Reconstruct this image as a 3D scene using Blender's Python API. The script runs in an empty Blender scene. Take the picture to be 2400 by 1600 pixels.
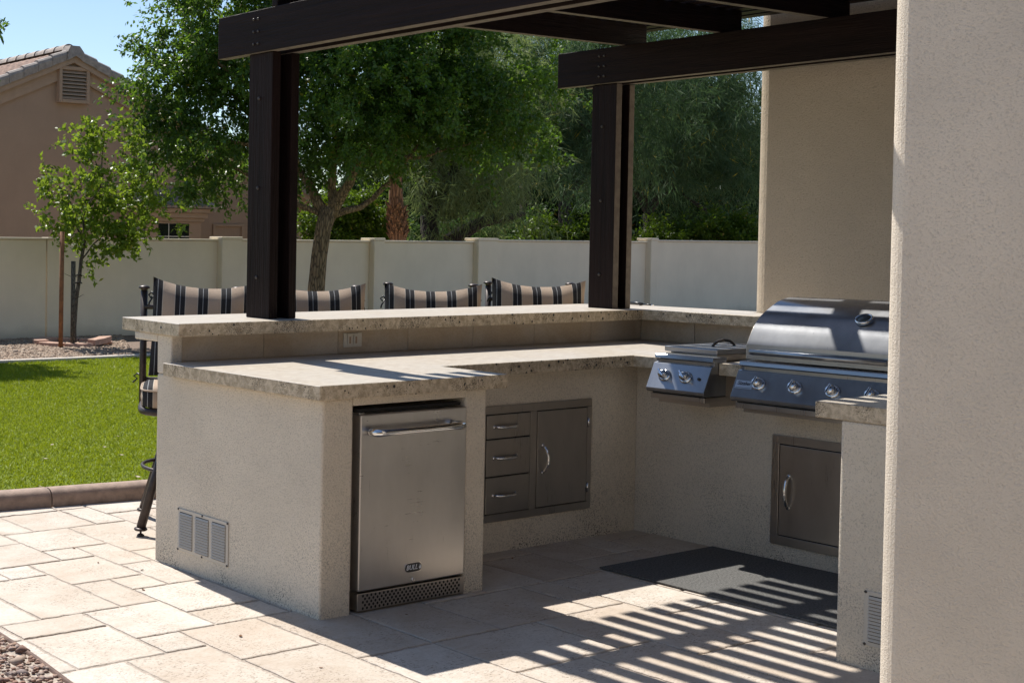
import bpy, bmesh, math, random
import numpy as np
from mathutils import Vector, Matrix
random.seed(7); rng = np.random.default_rng(7)
S = bpy.context.scene
COL = S.collection
PI = math.pi
R_ = math.radians

# ------------------------------------------------------------------ camera
F_, YAW, PIT, ROLL, U0, V0 = 3059.56, 0.5294, 0.0231, -0.0108, -1138.69, -174.19
CAM = np.array([0.0, 0.0, 1.62])
def cam_axes():
    fw = np.array([math.sin(YAW)*math.cos(PIT), math.cos(YAW)*math.cos(PIT), -math.sin(PIT)])
    r = np.array([math.cos(YAW), -math.sin(YAW), 0.0])
    d = np.cross(fw, r)
    c, s = math.cos(ROLL), math.sin(ROLL)
    return c*r+s*d, -s*r+c*d, fw
RX, RD, RF = cam_axes()
cd = bpy.data.cameras.new('camera'); cam = bpy.data.objects.new('camera', cd); COL.objects.link(cam)
M = Matrix(((RX[0], -RD[0], -RF[0], CAM[0]), (RX[1], -RD[1], -RF[1], CAM[1]), (RX[2], -RD[2], -RF[2], CAM[2]), (0, 0, 0, 1)))
cam.matrix_world = M
cd.sensor_width = 36; cd.sensor_fit = 'HORIZONTAL'; cd.lens = F_/2400*36
cd.shift_x = -U0/2400; cd.shift_y = V0/2400
cd.clip_start = 0.05; cd.clip_end = 900
S.camera = cam
def ray(px, py):
    return RX*(px-1200-U0)/F_ + RD*(py-800-V0)/F_ + RF
def at_depth(px, py, d): return CAM + ray(px, py)*d
def at_y(px, py, y):
    d = ray(px, py); return CAM + d*((y-CAM[1])/d[1])
def on_ground(px, py, z=0.0):
    d = ray(px, py); return CAM + d*((z-CAM[2])/d[2])

# ------------------------------------------------------------------ light
SUN = Vector((0.095, 0.685, 1.0)).normalized()
w = bpy.data.worlds.new('World'); S.world = w; w.use_nodes = True
wn = w.node_tree; bg = wn.nodes['Background']
sky = wn.nodes.new('ShaderNodeTexSky'); sky.sky_type = 'NISHITA'; sky.sun_disc = False
sky.sun_elevation = math.asin(SUN.z); sky.sun_rotation = math.atan2(SUN.x, SUN.y)
sky.altitude = 350; sky.air_density = 1.0; sky.dust_density = 0.3; sky.ozone_density = 1.9
wn.links.new(sky.outputs[0], bg.inputs[0]); bg.inputs[1].default_value = 0.086
sl = bpy.data.lights.new('sun', 'SUN'); sl.energy = 4.3; sl.angle = R_(0.53); sl.color = (1.0, 0.955, 0.88)
sun = bpy.data.objects.new('sun', sl); COL.objects.link(sun); sun.location = (0, 20, 30)
sun.rotation_euler = SUN.to_track_quat('Z', 'Y').to_euler()
S.view_settings.view_transform = 'Standard'; S.view_settings.look = 'None'
S.view_settings.exposure = 0.71; S.view_settings.gamma = 1.0; S.view_settings.use_curve_mapping = False
S.cycles.max_bounces = 8; S.cycles.transparent_max_bounces = 8
S.cycles.use_denoising = True
S.cycles.sample_clamp_indirect = 6

# ------------------------------------------------------------------ materials
def new_mat(name):
    m = bpy.data.materials.new(name); m.use_nodes = True
    nt = m.node_tree; b = nt.nodes['Principled BSDF']
    return m, nt, b
class NB:
    """small node builder"""
    def __init__(s, nt): s.nt = nt; s._c = None
    def n(s, t, **kw):
        x = s.nt.nodes.new(t)
        for k, v in kw.items():
            if k.startswith('i_'):
                x.inputs[k[2:].replace('_', ' ')].default_value = v
            else: setattr(x, k, v)
        return x
    def l(s, a, b): s.nt.links.new(a, b)
    def coord(s, which='Object', scale=(1, 1, 1)):
        c = s.n('ShaderNodeTexCoord'); mp = s.n('ShaderNodeMapping'); mp.inputs['Scale'].default_value = scale
        s.l(c.outputs[which], mp.inputs[0]); return mp.outputs[0]
    def geo(s, scale=(1, 1, 1)):
        c = s.n('ShaderNodeNewGeometry'); mp = s.n('ShaderNodeMapping'); mp.inputs['Scale'].default_value = scale
        s.l(c.outputs['Position'], mp.inputs[0]); return mp.outputs[0]
    def noise(s, vec, scale, detail=3, rough=0.55, dist=0.0):
        x = s.n('ShaderNodeTexNoise'); x.inputs['Scale'].default_value = scale; x.inputs['Detail'].default_value = detail
        x.inputs['Roughness'].default_value = rough; x.inputs['Distortion'].default_value = dist
        if vec is not None: s.l(vec, x.inputs['Vector'])
        return x.outputs[0]
    def voro(s, vec, scale, feature='F1', rnd=1.0):
        x = s.n('ShaderNodeTexVoronoi', feature=feature); x.inputs['Scale'].default_value = scale
        x.inputs['Randomness'].default_value = rnd
        s.l(vec, x.inputs['Vector']); return x
    def ramp(s, fac, stops, interp='LINEAR'):
        x = s.n('ShaderNodeValToRGB'); cr = x.color_ramp; cr.interpolation = interp
        while len(cr.elements) < len(stops): cr.elements.new(0.5)
        for e, (p, c) in zip(cr.elements, stops):
            e.position = p; e.color = (c[0], c[1], c[2], 1) if hasattr(c, '__len__') else (c, c, c, 1)
        s.l(fac, x.inputs[0]); return x.outputs[0]
    def mix(s, fac, a, b, blend='MIX'):
        x = s.n('ShaderNodeMix', data_type='RGBA', blend_type=blend)
        for inp, v in ((x.inputs[0], fac), (x.inputs[6], a), (x.inputs[7], b)):
            if hasattr(v, 'default_value'): s.l(v, inp)
            elif isinstance(v, (int, float)): inp.default_value = v
            else: inp.default_value = (*v, 1)
        return x.outputs[2]
    def math(s, op, a, b=0.0, clamp=False):
        x = s.n('ShaderNodeMath', operation=op, use_clamp=clamp)
        for inp, v in ((x.inputs[0], a), (x.inputs[1], b)):
            if hasattr(v, 'default_value'): s.l(v, inp)
            else: inp.default_value = v
        return x.outputs[0]
    def bump(s, h, strength=0.5, dist=0.01, normal=None):
        x = s.n('ShaderNodeBump'); x.inputs['Strength'].default_value = strength; x.inputs['Distance'].default_value = dist
        s.l(h, x.inputs['Height'])
        if normal is not None: s.l(normal, x.inputs['Normal'])
        return x.outputs[0]

def mat_stucco(name, col, scale=125, strength=0.7, dirt=True, spread=0.07, dist=0.004, pitc=0.82, streak=0.0):
    m, nt, b = new_mat(name); k = NB(nt); g = k.geo()
    n1 = k.noise(g, scale, 3, 0.6); n2 = k.noise(g, 1.3, 4, 0.6); n3 = k.noise(g, scale*2.7, 2, 0.6)
    h = k.math('ADD', k.math('ADD', n1, k.math('MULTIPLY', n3, 0.35)), k.math('MULTIPLY', k.noise(g, 11, 3, 0.5, 0.3), 0.9))
    hp = k.math('ADD', n1, k.math('MULTIPLY', n3, 0.35))
    lo = tuple(c*(1-spread) for c in col); hi = tuple(min(1, c*(1+spread)) for c in col)
    c = k.mix(k.ramp(n2, [(0.35, 0.0), (0.68, 1.0)]), lo, hi)
    pit = k.ramp(hp, [(0.50, 0.0), (0.64, 1.0)])
    c = k.mix(pit, tuple(x*pitc for x in col), c)
    if streak:
        sv = k.noise(k.geo((4.5, 4.5, 0.45)), 1.0, 4, 0.6); zz = k.n('ShaderNodeSeparateXYZ'); k.l(g, zz.inputs[0])
        c = k.mix(k.math('MULTIPLY', k.ramp(sv, [(0.50, 0.0), (0.72, 1.0)]), streak), c, tuple(x*0.62 for x in col))
        c = k.mix(k.math('MULTIPLY', k.ramp(k.math('ADD', zz.outputs[2], k.math('MULTIPLY', n2, 0.35)), [(0.12, 0.8), (0.42, 0.0)]), k.ramp(n2, [(0.3, 0.5), (0.7, 1.0)])), c, (0.30, 0.225, 0.155))
    if dirt:
        sx = k.n('ShaderNodeSeparateXYZ'); k.l(g, sx.inputs[0])
        hgt = k.ramp(sx.outputs[2], [(0.0, 1.0), (0.10, 0.45), (0.42, 0.12), (0.9, 0.0)])
        sp = k.ramp(k.noise(g, 150, 2, 0.7), [(0.53, 0.0), (0.60, 1.0)])
        pat = k.ramp(k.noise(g, 3.2, 3, 0.6), [(0.40, 0.25), (0.62, 1.0)])
        f = k.math('MULTIPLY', k.math('MULTIPLY', sp, pat), k.math('ADD', hgt, 0.16), True)
        c = k.mix(f, c, (0.075, 0.065, 0.055))
    k.l(c, b.inputs['Base Color']); b.inputs['Roughness'].default_value = 0.93; b.inputs['Specular IOR Level'].default_value = 0.2
    k.l(k.bump(h, strength, dist), b.inputs['Normal']); return m

def mat_granite(name, base, amount, dark=(0.030, 0.026, 0.022), rough=0.6, bump=0.8):
    m, nt, b = new_mat(name); k = NB(nt); g = k.geo()
    big = k.noise(g, 5.5, 3, 0.6); mid = k.noise(g, 30, 4, 0.65, 0.5); fine = k.noise(g, 210, 3, 0.65)
    c = k.mix(k.ramp(mid, [(0.38, 0.0), (0.60, 1.0)]), (base[0]*0.70, base[1]*0.66, base[2]*0.60), tuple(min(1, x*1.15) for x in base))
    c = k.mix(k.ramp(k.noise(g, 90, 3), [(0.55, 0.0), (0.66, 0.7)]), c, (base[0]*0.72, base[1]*0.70, base[2]*0.70))
    zone = k.ramp(big, [(0.45, 0.0), (0.60, 0.12)])
    spk = k.ramp(k.math('ADD', fine, zone), [(0.66-amount, 0.0), (0.70-amount, 0.9)])
    c = k.mix(spk, c, dark)
    v = k.voro(g, 52); vc = k.n('ShaderNodeSeparateColor'); k.l(v.outputs['Color'], vc.inputs[0])
    pick = k.math('GREATER_THAN', k.math('ADD', vc.outputs[0], k.math('MULTIPLY', zone, 1.5)), 0.86)
    rad = k.math('MULTIPLY', vc.outputs[1], 0.30)
    dot = k.math('MULTIPLY', pick, k.math('LESS_THAN', v.outputs['Distance'], k.math('ADD', rad, 0.12)))
    c = k.mix(dot, c, dark)
    k.l(c, b.inputs['Base Color']); b.inputs['Roughness'].default_value = rough
    k.l(k.bump(k.math('SUBTRACT', k.math('ADD', mid, fine), dot), bump, 0.004), b.inputs['Normal']); return m

def mat_granite_top(name):
    m, nt, b = new_mat(name); k = NB(nt)
    g = k.geo((1.0, 2.6, 1.0))
    st = k.noise(g, 14, 5, 0.65, 0.6); sp = k.noise(k.geo(), 120, 3, 0.7); bg_ = k.noise(k.geo(), 2.2, 3)
    c = k.mix(k.ramp(st, [(0.36, 0.0), (0.66, 1.0)]), (0.42, 0.355, 0.28), (0.57, 0.51, 0.425))
    c = k.mix(k.ramp(bg_, [(0.35, 0.0), (0.7, 0.5)]), c, (0.50, 0.475, 0.44))
    c = k.mix(k.ramp(sp, [(0.66, 0.0), (0.72, 0.8)]), c, (0.16, 0.13, 0.10))
    k.l(c, b.inputs['Base Color']); b.inputs['Roughness'].default_value = 0.42
    k.l(k.bump(st, 0.15, 0.003), b.inputs['Normal']); return m

def mat_travertine(name, cols, scale=1.0, pits=True, vary=True):
    m, nt, b = new_mat(name); k = NB(nt)
    oi = k.n('ShaderNodeObjectInfo'); g = k.geo()
    add = k.n('ShaderNodeVectorMath', operation='ADD'); k.l(g, add.inputs[0])
    cmb = k.n('ShaderNodeCombineXYZ')
    k.l(k.math('MULTIPLY', oi.outputs['Random'], 37.0), cmb.inputs[0]); k.l(k.math('MULTIPLY', oi.outputs['Random'], 91.0), cmb.inputs[1]); k.l(k.math('MULTIPLY', oi.outputs['Random'], 13.0), cmb.inputs[2])
    k.l(cmb.outputs[0], add.inputs[1]); vec = add.outputs[0]
    base = k.ramp(oi.outputs['Random'], [(i/(len(cols)-1), c) for i, c in enumerate(cols)])
    mp = k.n('ShaderNodeMapping'); mp.inputs['Scale'].default_value = (1.0, 2.3, 1.5); mp.inputs['Rotation'].default_value = (0, 0, 0.2); k.l(vec, mp.inputs[0])
    st = k.noise(mp.outputs[0], 5.0*scale, 5, 0.62, 0.8); cl = k.noise(vec, 2.2*scale, 4, 0.6, 0.3)
    c = k.mix(k.ramp(st, [(0.34, 0.55), (0.66, 0.0)]), base, (0.38, 0.295, 0.215), 'MIX')
    c = k.mix(k.ramp(cl, [(0.42, 0.0), (0.70, 0.65)]), c, (0.60, 0.555, 0.49))
    fine = k.noise(vec, 70*scale, 3, 0.7)
    c = k.mix(k.ramp(fine, [(0.36, 0.30), (0.55, 0.0)]), c, (0.36, 0.28, 0.20))
    h = fine
    if pits:
        mp2 = k.n('ShaderNodeMapping'); mp2.inputs['Scale'].default_value = (1.0, 2.6, 1.0); mp2.inputs['Rotation'].default_value = (0, 0, -0.25); k.l(vec, mp2.inputs[0])
        pn = k.noise(mp2.outputs[0], 60*scale, 3, 0.7); pz = k.noise(vec, 4.0, 3)
        pit = k.math('MULTIPLY', k.ramp(pn, [(0.57, 0.0), (0.62, 1.0)]), k.ramp(pz, [(0.42, 0.15), (0.60, 1.0)]))
        c = k.mix(k.math('MULTIPLY', pit, 0.8), c, (0.15, 0.105, 0.07))
        h = k.math('SUBTRACT', h, pit)
    k.l(c, b.inputs['Base Color']); b.inputs['Roughness'].default_value = 0.72
    k.l(k.bump(h, 0.35, 0.004), b.inputs['Normal']); return m

def mat_plain(name, col, rough=0.6, metal=0.0, noise=None, bump=None, spec=0.5):
    m, nt, b = new_mat(name); k = NB(nt)
    b.inputs['Roughness'].default_value = rough; b.inputs['Metallic'].default_value = metal; b.inputs['Specular IOR Level'].default_value = spec
    if noise:
        n = k.noise(k.geo(), noise[0], 4, 0.6)
        k.l(k.mix(k.ramp(n, [(0.32, 0.0), (0.68, 1.0)]), tuple(c*(1-noise[1]) for c in col), tuple(min(1, c*(1+noise[1])) for c in col)), b.inputs['Base Color'])
    else: b.inputs['Base Color'].default_value = (*col, 1)
    if bump: k.l(k.bump(k.noise(k.geo(), bump[0], 3), bump[1], bump[2]), b.inputs['Normal'])
    return m

def mat_steel(name, col, rough, axis, smudge=0.5, haze=0.15):
    """brushed steel: streaks run along one world axis"""
    m, nt, b = new_mat(name); k = NB(nt)
    sc = [220, 220, 220]; sc['xyz'.index(axis)] = 3
    g = k.geo(tuple(sc)); n = k.noise(g, 1.0, 3, 0.6); sm = k.noise(k.geo((1, 1, 0.4)), 5.0, 4, 0.65); drip = k.noise(k.geo((55, 55, 5)), 1.0, 3, 0.6)
    c = k.mix(k.ramp(sm, [(0.35, 0.0), (0.70, 1.0)]), tuple(x*0.86 for x in col), col)
    c = k.mix(k.ramp(drip, [(0.69, 0.0), (0.76, smudge)]), c, tuple(x*0.35 for x in col))
    k.l(c, b.inputs['Base Color']); b.inputs['Metallic'].default_value = 1.0
    k.l(k.math('ADD', k.math('MULTIPLY', n, 0.10), k.math('MULTIPLY', sm, 0.16)), b.inputs['Roughness'])
    b.inputs['Roughness'].default_value = rough
    r = k.math('ADD', k.math('ADD', k.math('MULTIPLY', n, 0.10), k.math('MULTIPLY', sm, 0.14)), rough-0.12)
    k.l(r, b.inputs['Roughness'])
    nb_ = k.bump(n, 0.045, 0.001); k.l(nb_, b.inputs['Normal'])
    g2 = k.n('ShaderNodeBsdfAnisotropic'); g2.distribution = 'GGX'; g2.inputs['Roughness'].default_value = 0.58; k.l(c, g2.inputs['Color']); k.l(nb_, g2.inputs['Normal'])
    mx = k.n('ShaderNodeMixShader'); k.l(k.math('ADD', k.math('MULTIPLY', sm, 0.25), haze), mx.inputs[0]); k.l(b.outputs[0], mx.inputs[1]); k.l(g2.outputs[0], mx.inputs[2])
    k.l(mx.outputs[0], nt.nodes['Material Output'].inputs[0]); return m

def mat_wood(name, col, axis):
    m, nt, b = new_mat(name); k = NB(nt)
    sc = [30, 30, 30]; sc['xyz'.index(axis)] = 1.6
    n = k.noise(k.geo(tuple(sc)), 1.0, 5, 0.65, 0.4); sc2 = [120, 120, 120]; sc2['xyz'.index(axis)] = 6
    n2 = k.noise(k.geo(tuple(sc2)), 1.0, 3, 0.6); bigv = k.noise(k.geo(), 1.1, 3)
    c = k.mix(k.ramp(n, [(0.3, 0.0), (0.7, 1.0)]), tuple(x*0.5 for x in col), tuple(x*1.5 for x in col))
    c = k.mix(k.ramp(bigv, [(0.4, 0.0), (0.75, 0.5)]), c, (col[0]*1.5, col[1]*1.1, col[2]*0.9))
    k.l(c, b.inputs['Base Color']); b.inputs['Roughness'].default_value = 0.6; b.inputs['Specular IOR Level'].default_value = 0.14
    k.l(k.bump(k.math('ADD', n, n2), 0.9, 0.005), b.inputs['Normal']); return m

def mat_leaf(name, dark, light, trans, tfac=0.45, rough=0.42, spec=0.3, dead=(0.26, 0.19, 0.03)):
    m, nt, b = new_mat(name); k = NB(nt)
    a = k.n('ShaderNodeAttribute', attribute_name='tone')
    c = k.ramp(a.outputs['Fac'], [(0.0, dark), (0.5, tuple((x+y)/2 for x, y in zip(dark, light))), (0.955, light), (0.985, dead)])
    b.inputs['Roughness'].default_value = rough; b.inputs['Specular IOR Level'].default_value = spec
    k.l(c, b.inputs['Base Color'])
    t = k.n('ShaderNodeBsdfTranslucent'); k.l(k.mix(a.outputs['Fac'], tuple(x*0.6 for x in trans), trans), t.inputs[0])
    mx = k.n('ShaderNodeMixShader'); mx.inputs[0].default_value = tfac
    k.l(b.outputs[0], mx.inputs[1]); k.l(t.outputs[0], mx.inputs[2])
    out = nt.nodes['Material Output']; k.l(mx.outputs[0], out.inputs[0]); return m

def mat_stripes(name, ph=0.265):
    """woven canvas with broad black stripes, a pale pin line in each and pale edges; runs along the local x"""
    m, nt, b = new_mat(name); k = NB(nt)
    c = k.n('ShaderNodeTexCoord'); sx = k.n('ShaderNodeSeparateXYZ'); k.l(c.outputs['Object'], sx.inputs[0])
    t = k.math('FRACT', k.math('ADD', k.math('DIVIDE', k.math('ADD', sx.outputs[0], ph), 0.130), 100.5))
    col = k.ramp(t, [(0.0, (0.45, 0.345, 0.26)), (0.265, (0.55, 0.50, 0.43)), (0.285, (0.016, 0.018, 0.022)), (0.485, (0.30, 0.31, 0.32)), (0.512, (0.016, 0.018, 0.022)), (0.715, (0.55, 0.50, 0.43)), (0.735, (0.45, 0.345, 0.26))], 'CONSTANT')
    wv = k.noise(k.coord('Object', (1, 1, 1)), 380, 2, 0.5)
    col = k.mix(k.ramp(wv, [(0.3, 0.25), (0.7, 0.0)]), col, (0.1, 0.08, 0.07))
    k.l(col, b.inputs['Base Color']); b.inputs['Roughness'].default_value = 0.9; b.inputs['Specular IOR Level'].default_value = 0.15
    k.l(k.bump(k.math('ADD', wv, k.noise(c.outputs['Object'], 14, 3)), 0.35, 0.006), b.inputs['Normal']); return m

def mat_stones(name, cols):
    m, nt, b = new_mat(name); k = NB(nt)
    a = k.n('ShaderNodeAttribute', attribute_name='tone')
    c = k.ramp(a.outputs['Fac'], [(i/(len(cols)-1), cc) for i, cc in enumerate(cols)])
    n = k.noise(k.geo(), 90, 3); c = k.mix(k.ramp(n, [(0.35, 0.35), (0.6, 0.0)]), c, (0.12, 0.09, 0.075))
    k.l(c, b.inputs['Base Color']); b.inputs['Roughness'].default_value = 0.85; return m

def mat_bark(name, a_, b_, scale=1.0):
    m, nt, b = new_mat(name); k = NB(nt)
    v = k.voro(k.geo((26*scale, 26*scale, 5*scale)), 1.0, 'DISTANCE_TO_EDGE'); n = k.noise(k.geo((30, 30, 7)), 1.0, 4)
    c = k.mix(k.ramp(n, [(0.3, 0.0), (0.7, 1.0)]), a_, b_); c = k.mix(k.ramp(v.outputs[0], [(0.0, 1.0), (0.16, 0.0)]), c, tuple(x*0.3 for x in a_))
    k.l(c, b.inputs['Base Color']); b.inputs['Roughness'].default_value = 0.95
    k.l(k.bump(k.math('ADD', k.ramp(v.outputs[0], [(0.0, 0.0), (0.3, 1.0)]), n), 0.9, 0.02), b.inputs['Normal']); return m

MT = {}
MT['stucco'] = mat_stucco('stucco_island', (0.73, 0.645, 0.525), 145, 1.0, True, 0.08, 0.005, 0.72)
MT['stucco_house'] = mat_stucco('stucco_house', (0.54, 0.45, 0.345), 115, 1.0, False, 0.06, 0.006, 0.78)
MT['stucco_col'] = mat_stucco('stucco_column', (0.70, 0.61, 0.50), 165, 1.0, False, 0.10, 0.005, 0.86, 0.12)
MT['stucco_fence'] = mat_stucco('stucco_fence', (0.76, 0.665, 0.52), 60, 0.25, False, 0.05, 0.004, 0.95, 0.09)
MT['stucco_far'] = mat_stucco('stucco_neighbour', (0.37, 0.26, 0.19), 40, 0.2, False, 0.05, 0.004, 0.93, 0.12)
MT['granite'] = mat_granite('granite_edge', (0.56, 0.465, 0.335), 0.02)
MT['granite2'] = mat_granite('granite_edge_pale', (0.50, 0.42, 0.315), 0.015)
MT['granite_top'] = mat_granite_top('granite_top')
MT['paver'] = mat_travertine('travertine_paver', [(0.53, 0.455, 0.38), (0.47, 0.395, 0.325), (0.60, 0.55, 0.495), (0.49, 0.40, 0.32), (0.57, 0.51, 0.45)])
MT['tile'] = mat_travertine('travertine_wall_tile', [(0.50, 0.385, 0.265), (0.56, 0.45, 0.33), (0.50, 0.40, 0.29)], 1.3, False)
MT['grout'] = mat_plain('sandy_grout', (0.38, 0.32, 0.265), 0.95, noise=(60, 0.3))
MT['steel_x'] = mat_steel('steel_brushed_x', (0.62, 0.59, 0.56), 0.30, 'x', 0.55)
MT['steel_y'] = mat_steel('steel_brushed_y', (0.41, 0.42, 0.44), 0.17, 'y', 0.3, 0.26)
MT['steel_d'] = mat_steel('steel_dull', (0.50, 0.455, 0.41), 0.30, 'z', 0.6, 0.05)
MT['chrome'] = mat_plain('chrome', (0.78, 0.78, 0.78), 0.08, 1.0)
MT['dark'] = mat_plain('black_void', (0.012, 0.011, 0.010), 0.9)
MT['wood_y'] = mat_wood('stained_wood_y', (0.0125, 0.0066, 0.0055), 'y')
MT['wood_x'] = mat_wood('stained_wood_x', (0.0125, 0.0066, 0.0055), 'x')
MT['wood_z'] = mat_wood('stained_wood_z', (0.0125, 0.0066, 0.0055), 'z')
MT['wood_under'] = mat_plain('pale_tan_wood', (0.15, 0.125, 0.10), 0.85, noise=(20, 0.25))  # paler tan wood for beam and purlin undersides and the right post edges
MT['bolt'] = mat_plain('painted_bolt', (0.06, 0.05, 0.045), 0.5, 0.3)
MT['iron'] = mat_plain('bronze_painted_iron', (0.045, 0.032, 0.028), 0.42, 0.35, noise=(25, 0.25))
MT['stripe'] = mat_stripes('striped_canvas')
MT['stripe_seat'] = mat_stripes('striped_canvas_seat', 0.232)
MT['piping'] = mat_plain('cushion_piping', (0.40, 0.31, 0.24), 0.9)
MT['white'] = mat_plain('pale_plastic', (0.62, 0.58, 0.51), 0.5)
MT['vent'] = mat_plain('aluminium_vent', (0.52, 0.475, 0.41), 0.55, 0.1)
MT['mat'] = None
MT['turf_soil'] = mat_plain('turf_backing', (0.13, 0.175, 0.012), 0.95, noise=(40, 0.4))
MT['concrete'] = mat_plain('pale_concrete', (0.50, 0.45, 0.40), 0.9, noise=(25, 0.15), bump=(60, 0.3, 0.004))
MT['curb'] = mat_plain('brown_concrete', (0.30, 0.21, 0.16), 0.75, noise=(18, 0.22), bump=(120, 0.4, 0.003))
MT['edging'] = mat_plain('rusty_edging', (0.13, 0.075, 0.055), 0.8, noise=(30, 0.3))
MT['dirt'] = mat_plain('dry_soil', (0.24, 0.18, 0.13), 0.95, noise=(6, 0.3), bump=(30, 0.5, 0.02))
MT['bed'] = mat_plain('gravel_soil', (0.17, 0.12, 0.09), 0.95, noise=(40, 0.4), bump=(60, 0.6, 0.01))
MT['brick'] = mat_plain('terracotta_block', (0.42, 0.265, 0.20), 0.9, noise=(22, 0.22), bump=(70, 0.4, 0.004))
MT['bark'] = mat_bark('bark_brown', (0.21, 0.135, 0.07), (0.36, 0.25, 0.14))
MT['bark_dark'] = mat_bark('bark_dark', (0.045, 0.035, 0.03), (0.08, 0.065, 0.05))
MT['bark_young'] = mat_bark('bark_young', (0.13, 0.11, 0.085), (0.20, 0.17, 0.13), 2.0)
MT['bark_palm'] = mat_bark('bark_palm', (0.24, 0.11, 0.055), (0.38, 0.20, 0.11), 0.8)
MT['stake'] = mat_plain('rusty_stake', (0.22, 0.09, 0.035), 0.8, noise=(14, 0.35))
MT['leaf_big'] = mat_leaf('leaf_shade_tree', (0.020, 0.060, 0.014), (0.085, 0.158, 0.022), (0.20, 0.35, 0.028), 0.38, 0.38, 0.35)
MT['leaf_young'] = mat_leaf('leaf_young_tree', (0.055, 0.115, 0.010), (0.165, 0.245, 0.024), (0.36, 0.50, 0.04), 0.40, 0.40, 0.3)
MT['leaf_mesq'] = mat_leaf('leaf_feathery', (0.025, 0.055, 0.022), (0.075, 0.125, 0.045), (0.10, 0.20, 0.04), 0.32, 0.6, 0.1)
MT['leaf_fine'] = mat_leaf('leaf_feathery_pale', (0.028, 0.062, 0.034), (0.115, 0.170, 0.085), (0.12, 0.22, 0.07), 0.32, 0.6, 0.12, (0.45, 0.34, 0.03))
MT['leaf_dark'] = mat_leaf('leaf_dark_gap_shade', (0.008, 0.022, 0.009), (0.035, 0.065, 0.022), (0.04, 0.09, 0.02), 0.2, 0.6, 0.08)  # leaf colour darkened so the gaps behind the trees read as deep shade
MT['leaf_sage'] = mat_leaf('leaf_sage', (0.085, 0.120, 0.050), (0.22, 0.26, 0.12), (0.27, 0.36, 0.11), 0.38, 0.6, 0.12)
MT['leaf_shrub'] = mat_leaf('leaf_shrub', (0.025, 0.060, 0.006), (0.085, 0.135, 0.012), (0.17, 0.28, 0.015), 0.36, 0.45, 0.25)
MT['grass'] = mat_leaf('turf_blade', (0.13, 0.185, 0.006), (0.33, 0.375, 0.024), (0.42, 0.50, 0.02), 0.35, 0.55, 0.25, (0.30, 0.28, 0.05))
MT['dryleaf'] = mat_plain('dry_leaf', (0.22, 0.11, 0.05), 0.8, noise=(40, 0.4))
MT['paleleaf'] = mat_plain('pale_leaf', (0.55, 0.47, 0.34), 0.8)
MT['stone_near'] = mat_stones('stones_rose', [(0.16, 0.09, 0.07), (0.33, 0.19, 0.135), (0.44, 0.29, 0.21), (0.25, 0.20, 0.185), (0.50, 0.37, 0.27)])
MT['stone_far'] = mat_stones('stones_tan', [(0.16, 0.10, 0.07), (0.33, 0.225, 0.15), (0.41, 0.30, 0.21), (0.26, 0.19, 0.14), (0.48, 0.385, 0.29)])
MT['roof_tile'] = mat_plain('clay_roof_tile', (0.36, 0.235, 0.18), 0.85, noise=(6, 0.25), bump=(40, 0.3, 0.01))
MT['roof_rake'] = mat_plain('grey_rake_tile', (0.30, 0.255, 0.225), 0.8, noise=(9, 0.22), bump=(30, 0.3, 0.01))
MT['trim'] = mat_plain('house_trim', (0.37, 0.26, 0.185), 0.9, noise=(5, 0.06))
MT['glass'] = mat_plain('window_glass', (0.012, 0.014, 0.016), 0.06, spec=0.8)
MT['black_ink'] = mat_plain('black_enamel', (0.012, 0.012, 0.014), 0.3)
MT['silver_ink'] = mat_plain('silver_letters', (0.85, 0.85, 0.86), 0.45, 0.0)
MT['plate'] = mat_plain('etched_plate', (0.55, 0.57, 0.60), 0.3, 0.8)
MT['dial'] = mat_plain('gauge_face', (0.05, 0.06, 0.06), 0.25)
def mk_mat():
    m, nt, b = new_mat('woven_charcoal_mat'); k = NB(nt); g = k.geo((1, 1, 1))
    wv = k.noise(k.geo((260, 90, 1)), 1.0, 2, 0.6); lo = k.noise(g, 5, 3)
    c = k.mix(k.ramp(wv, [(0.35, 0.0), (0.65, 1.0)]), (0.055, 0.055, 0.055), (0.175, 0.173, 0.168)); c = k.mix(k.ramp(lo, [(0.4, 0.0), (0.7, 0.3)]), c, (0.14, 0.137, 0.133))
    k.l(c, b.inputs['Base Color']); b.inputs['Roughness'].default_value = 0.95; b.inputs['Specular IOR Level'].default_value = 0.1
    k.l(k.bump(wv, 0.12, 0.002), b.inputs['Normal']); return m
MT['mat'] = mk_mat()

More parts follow.
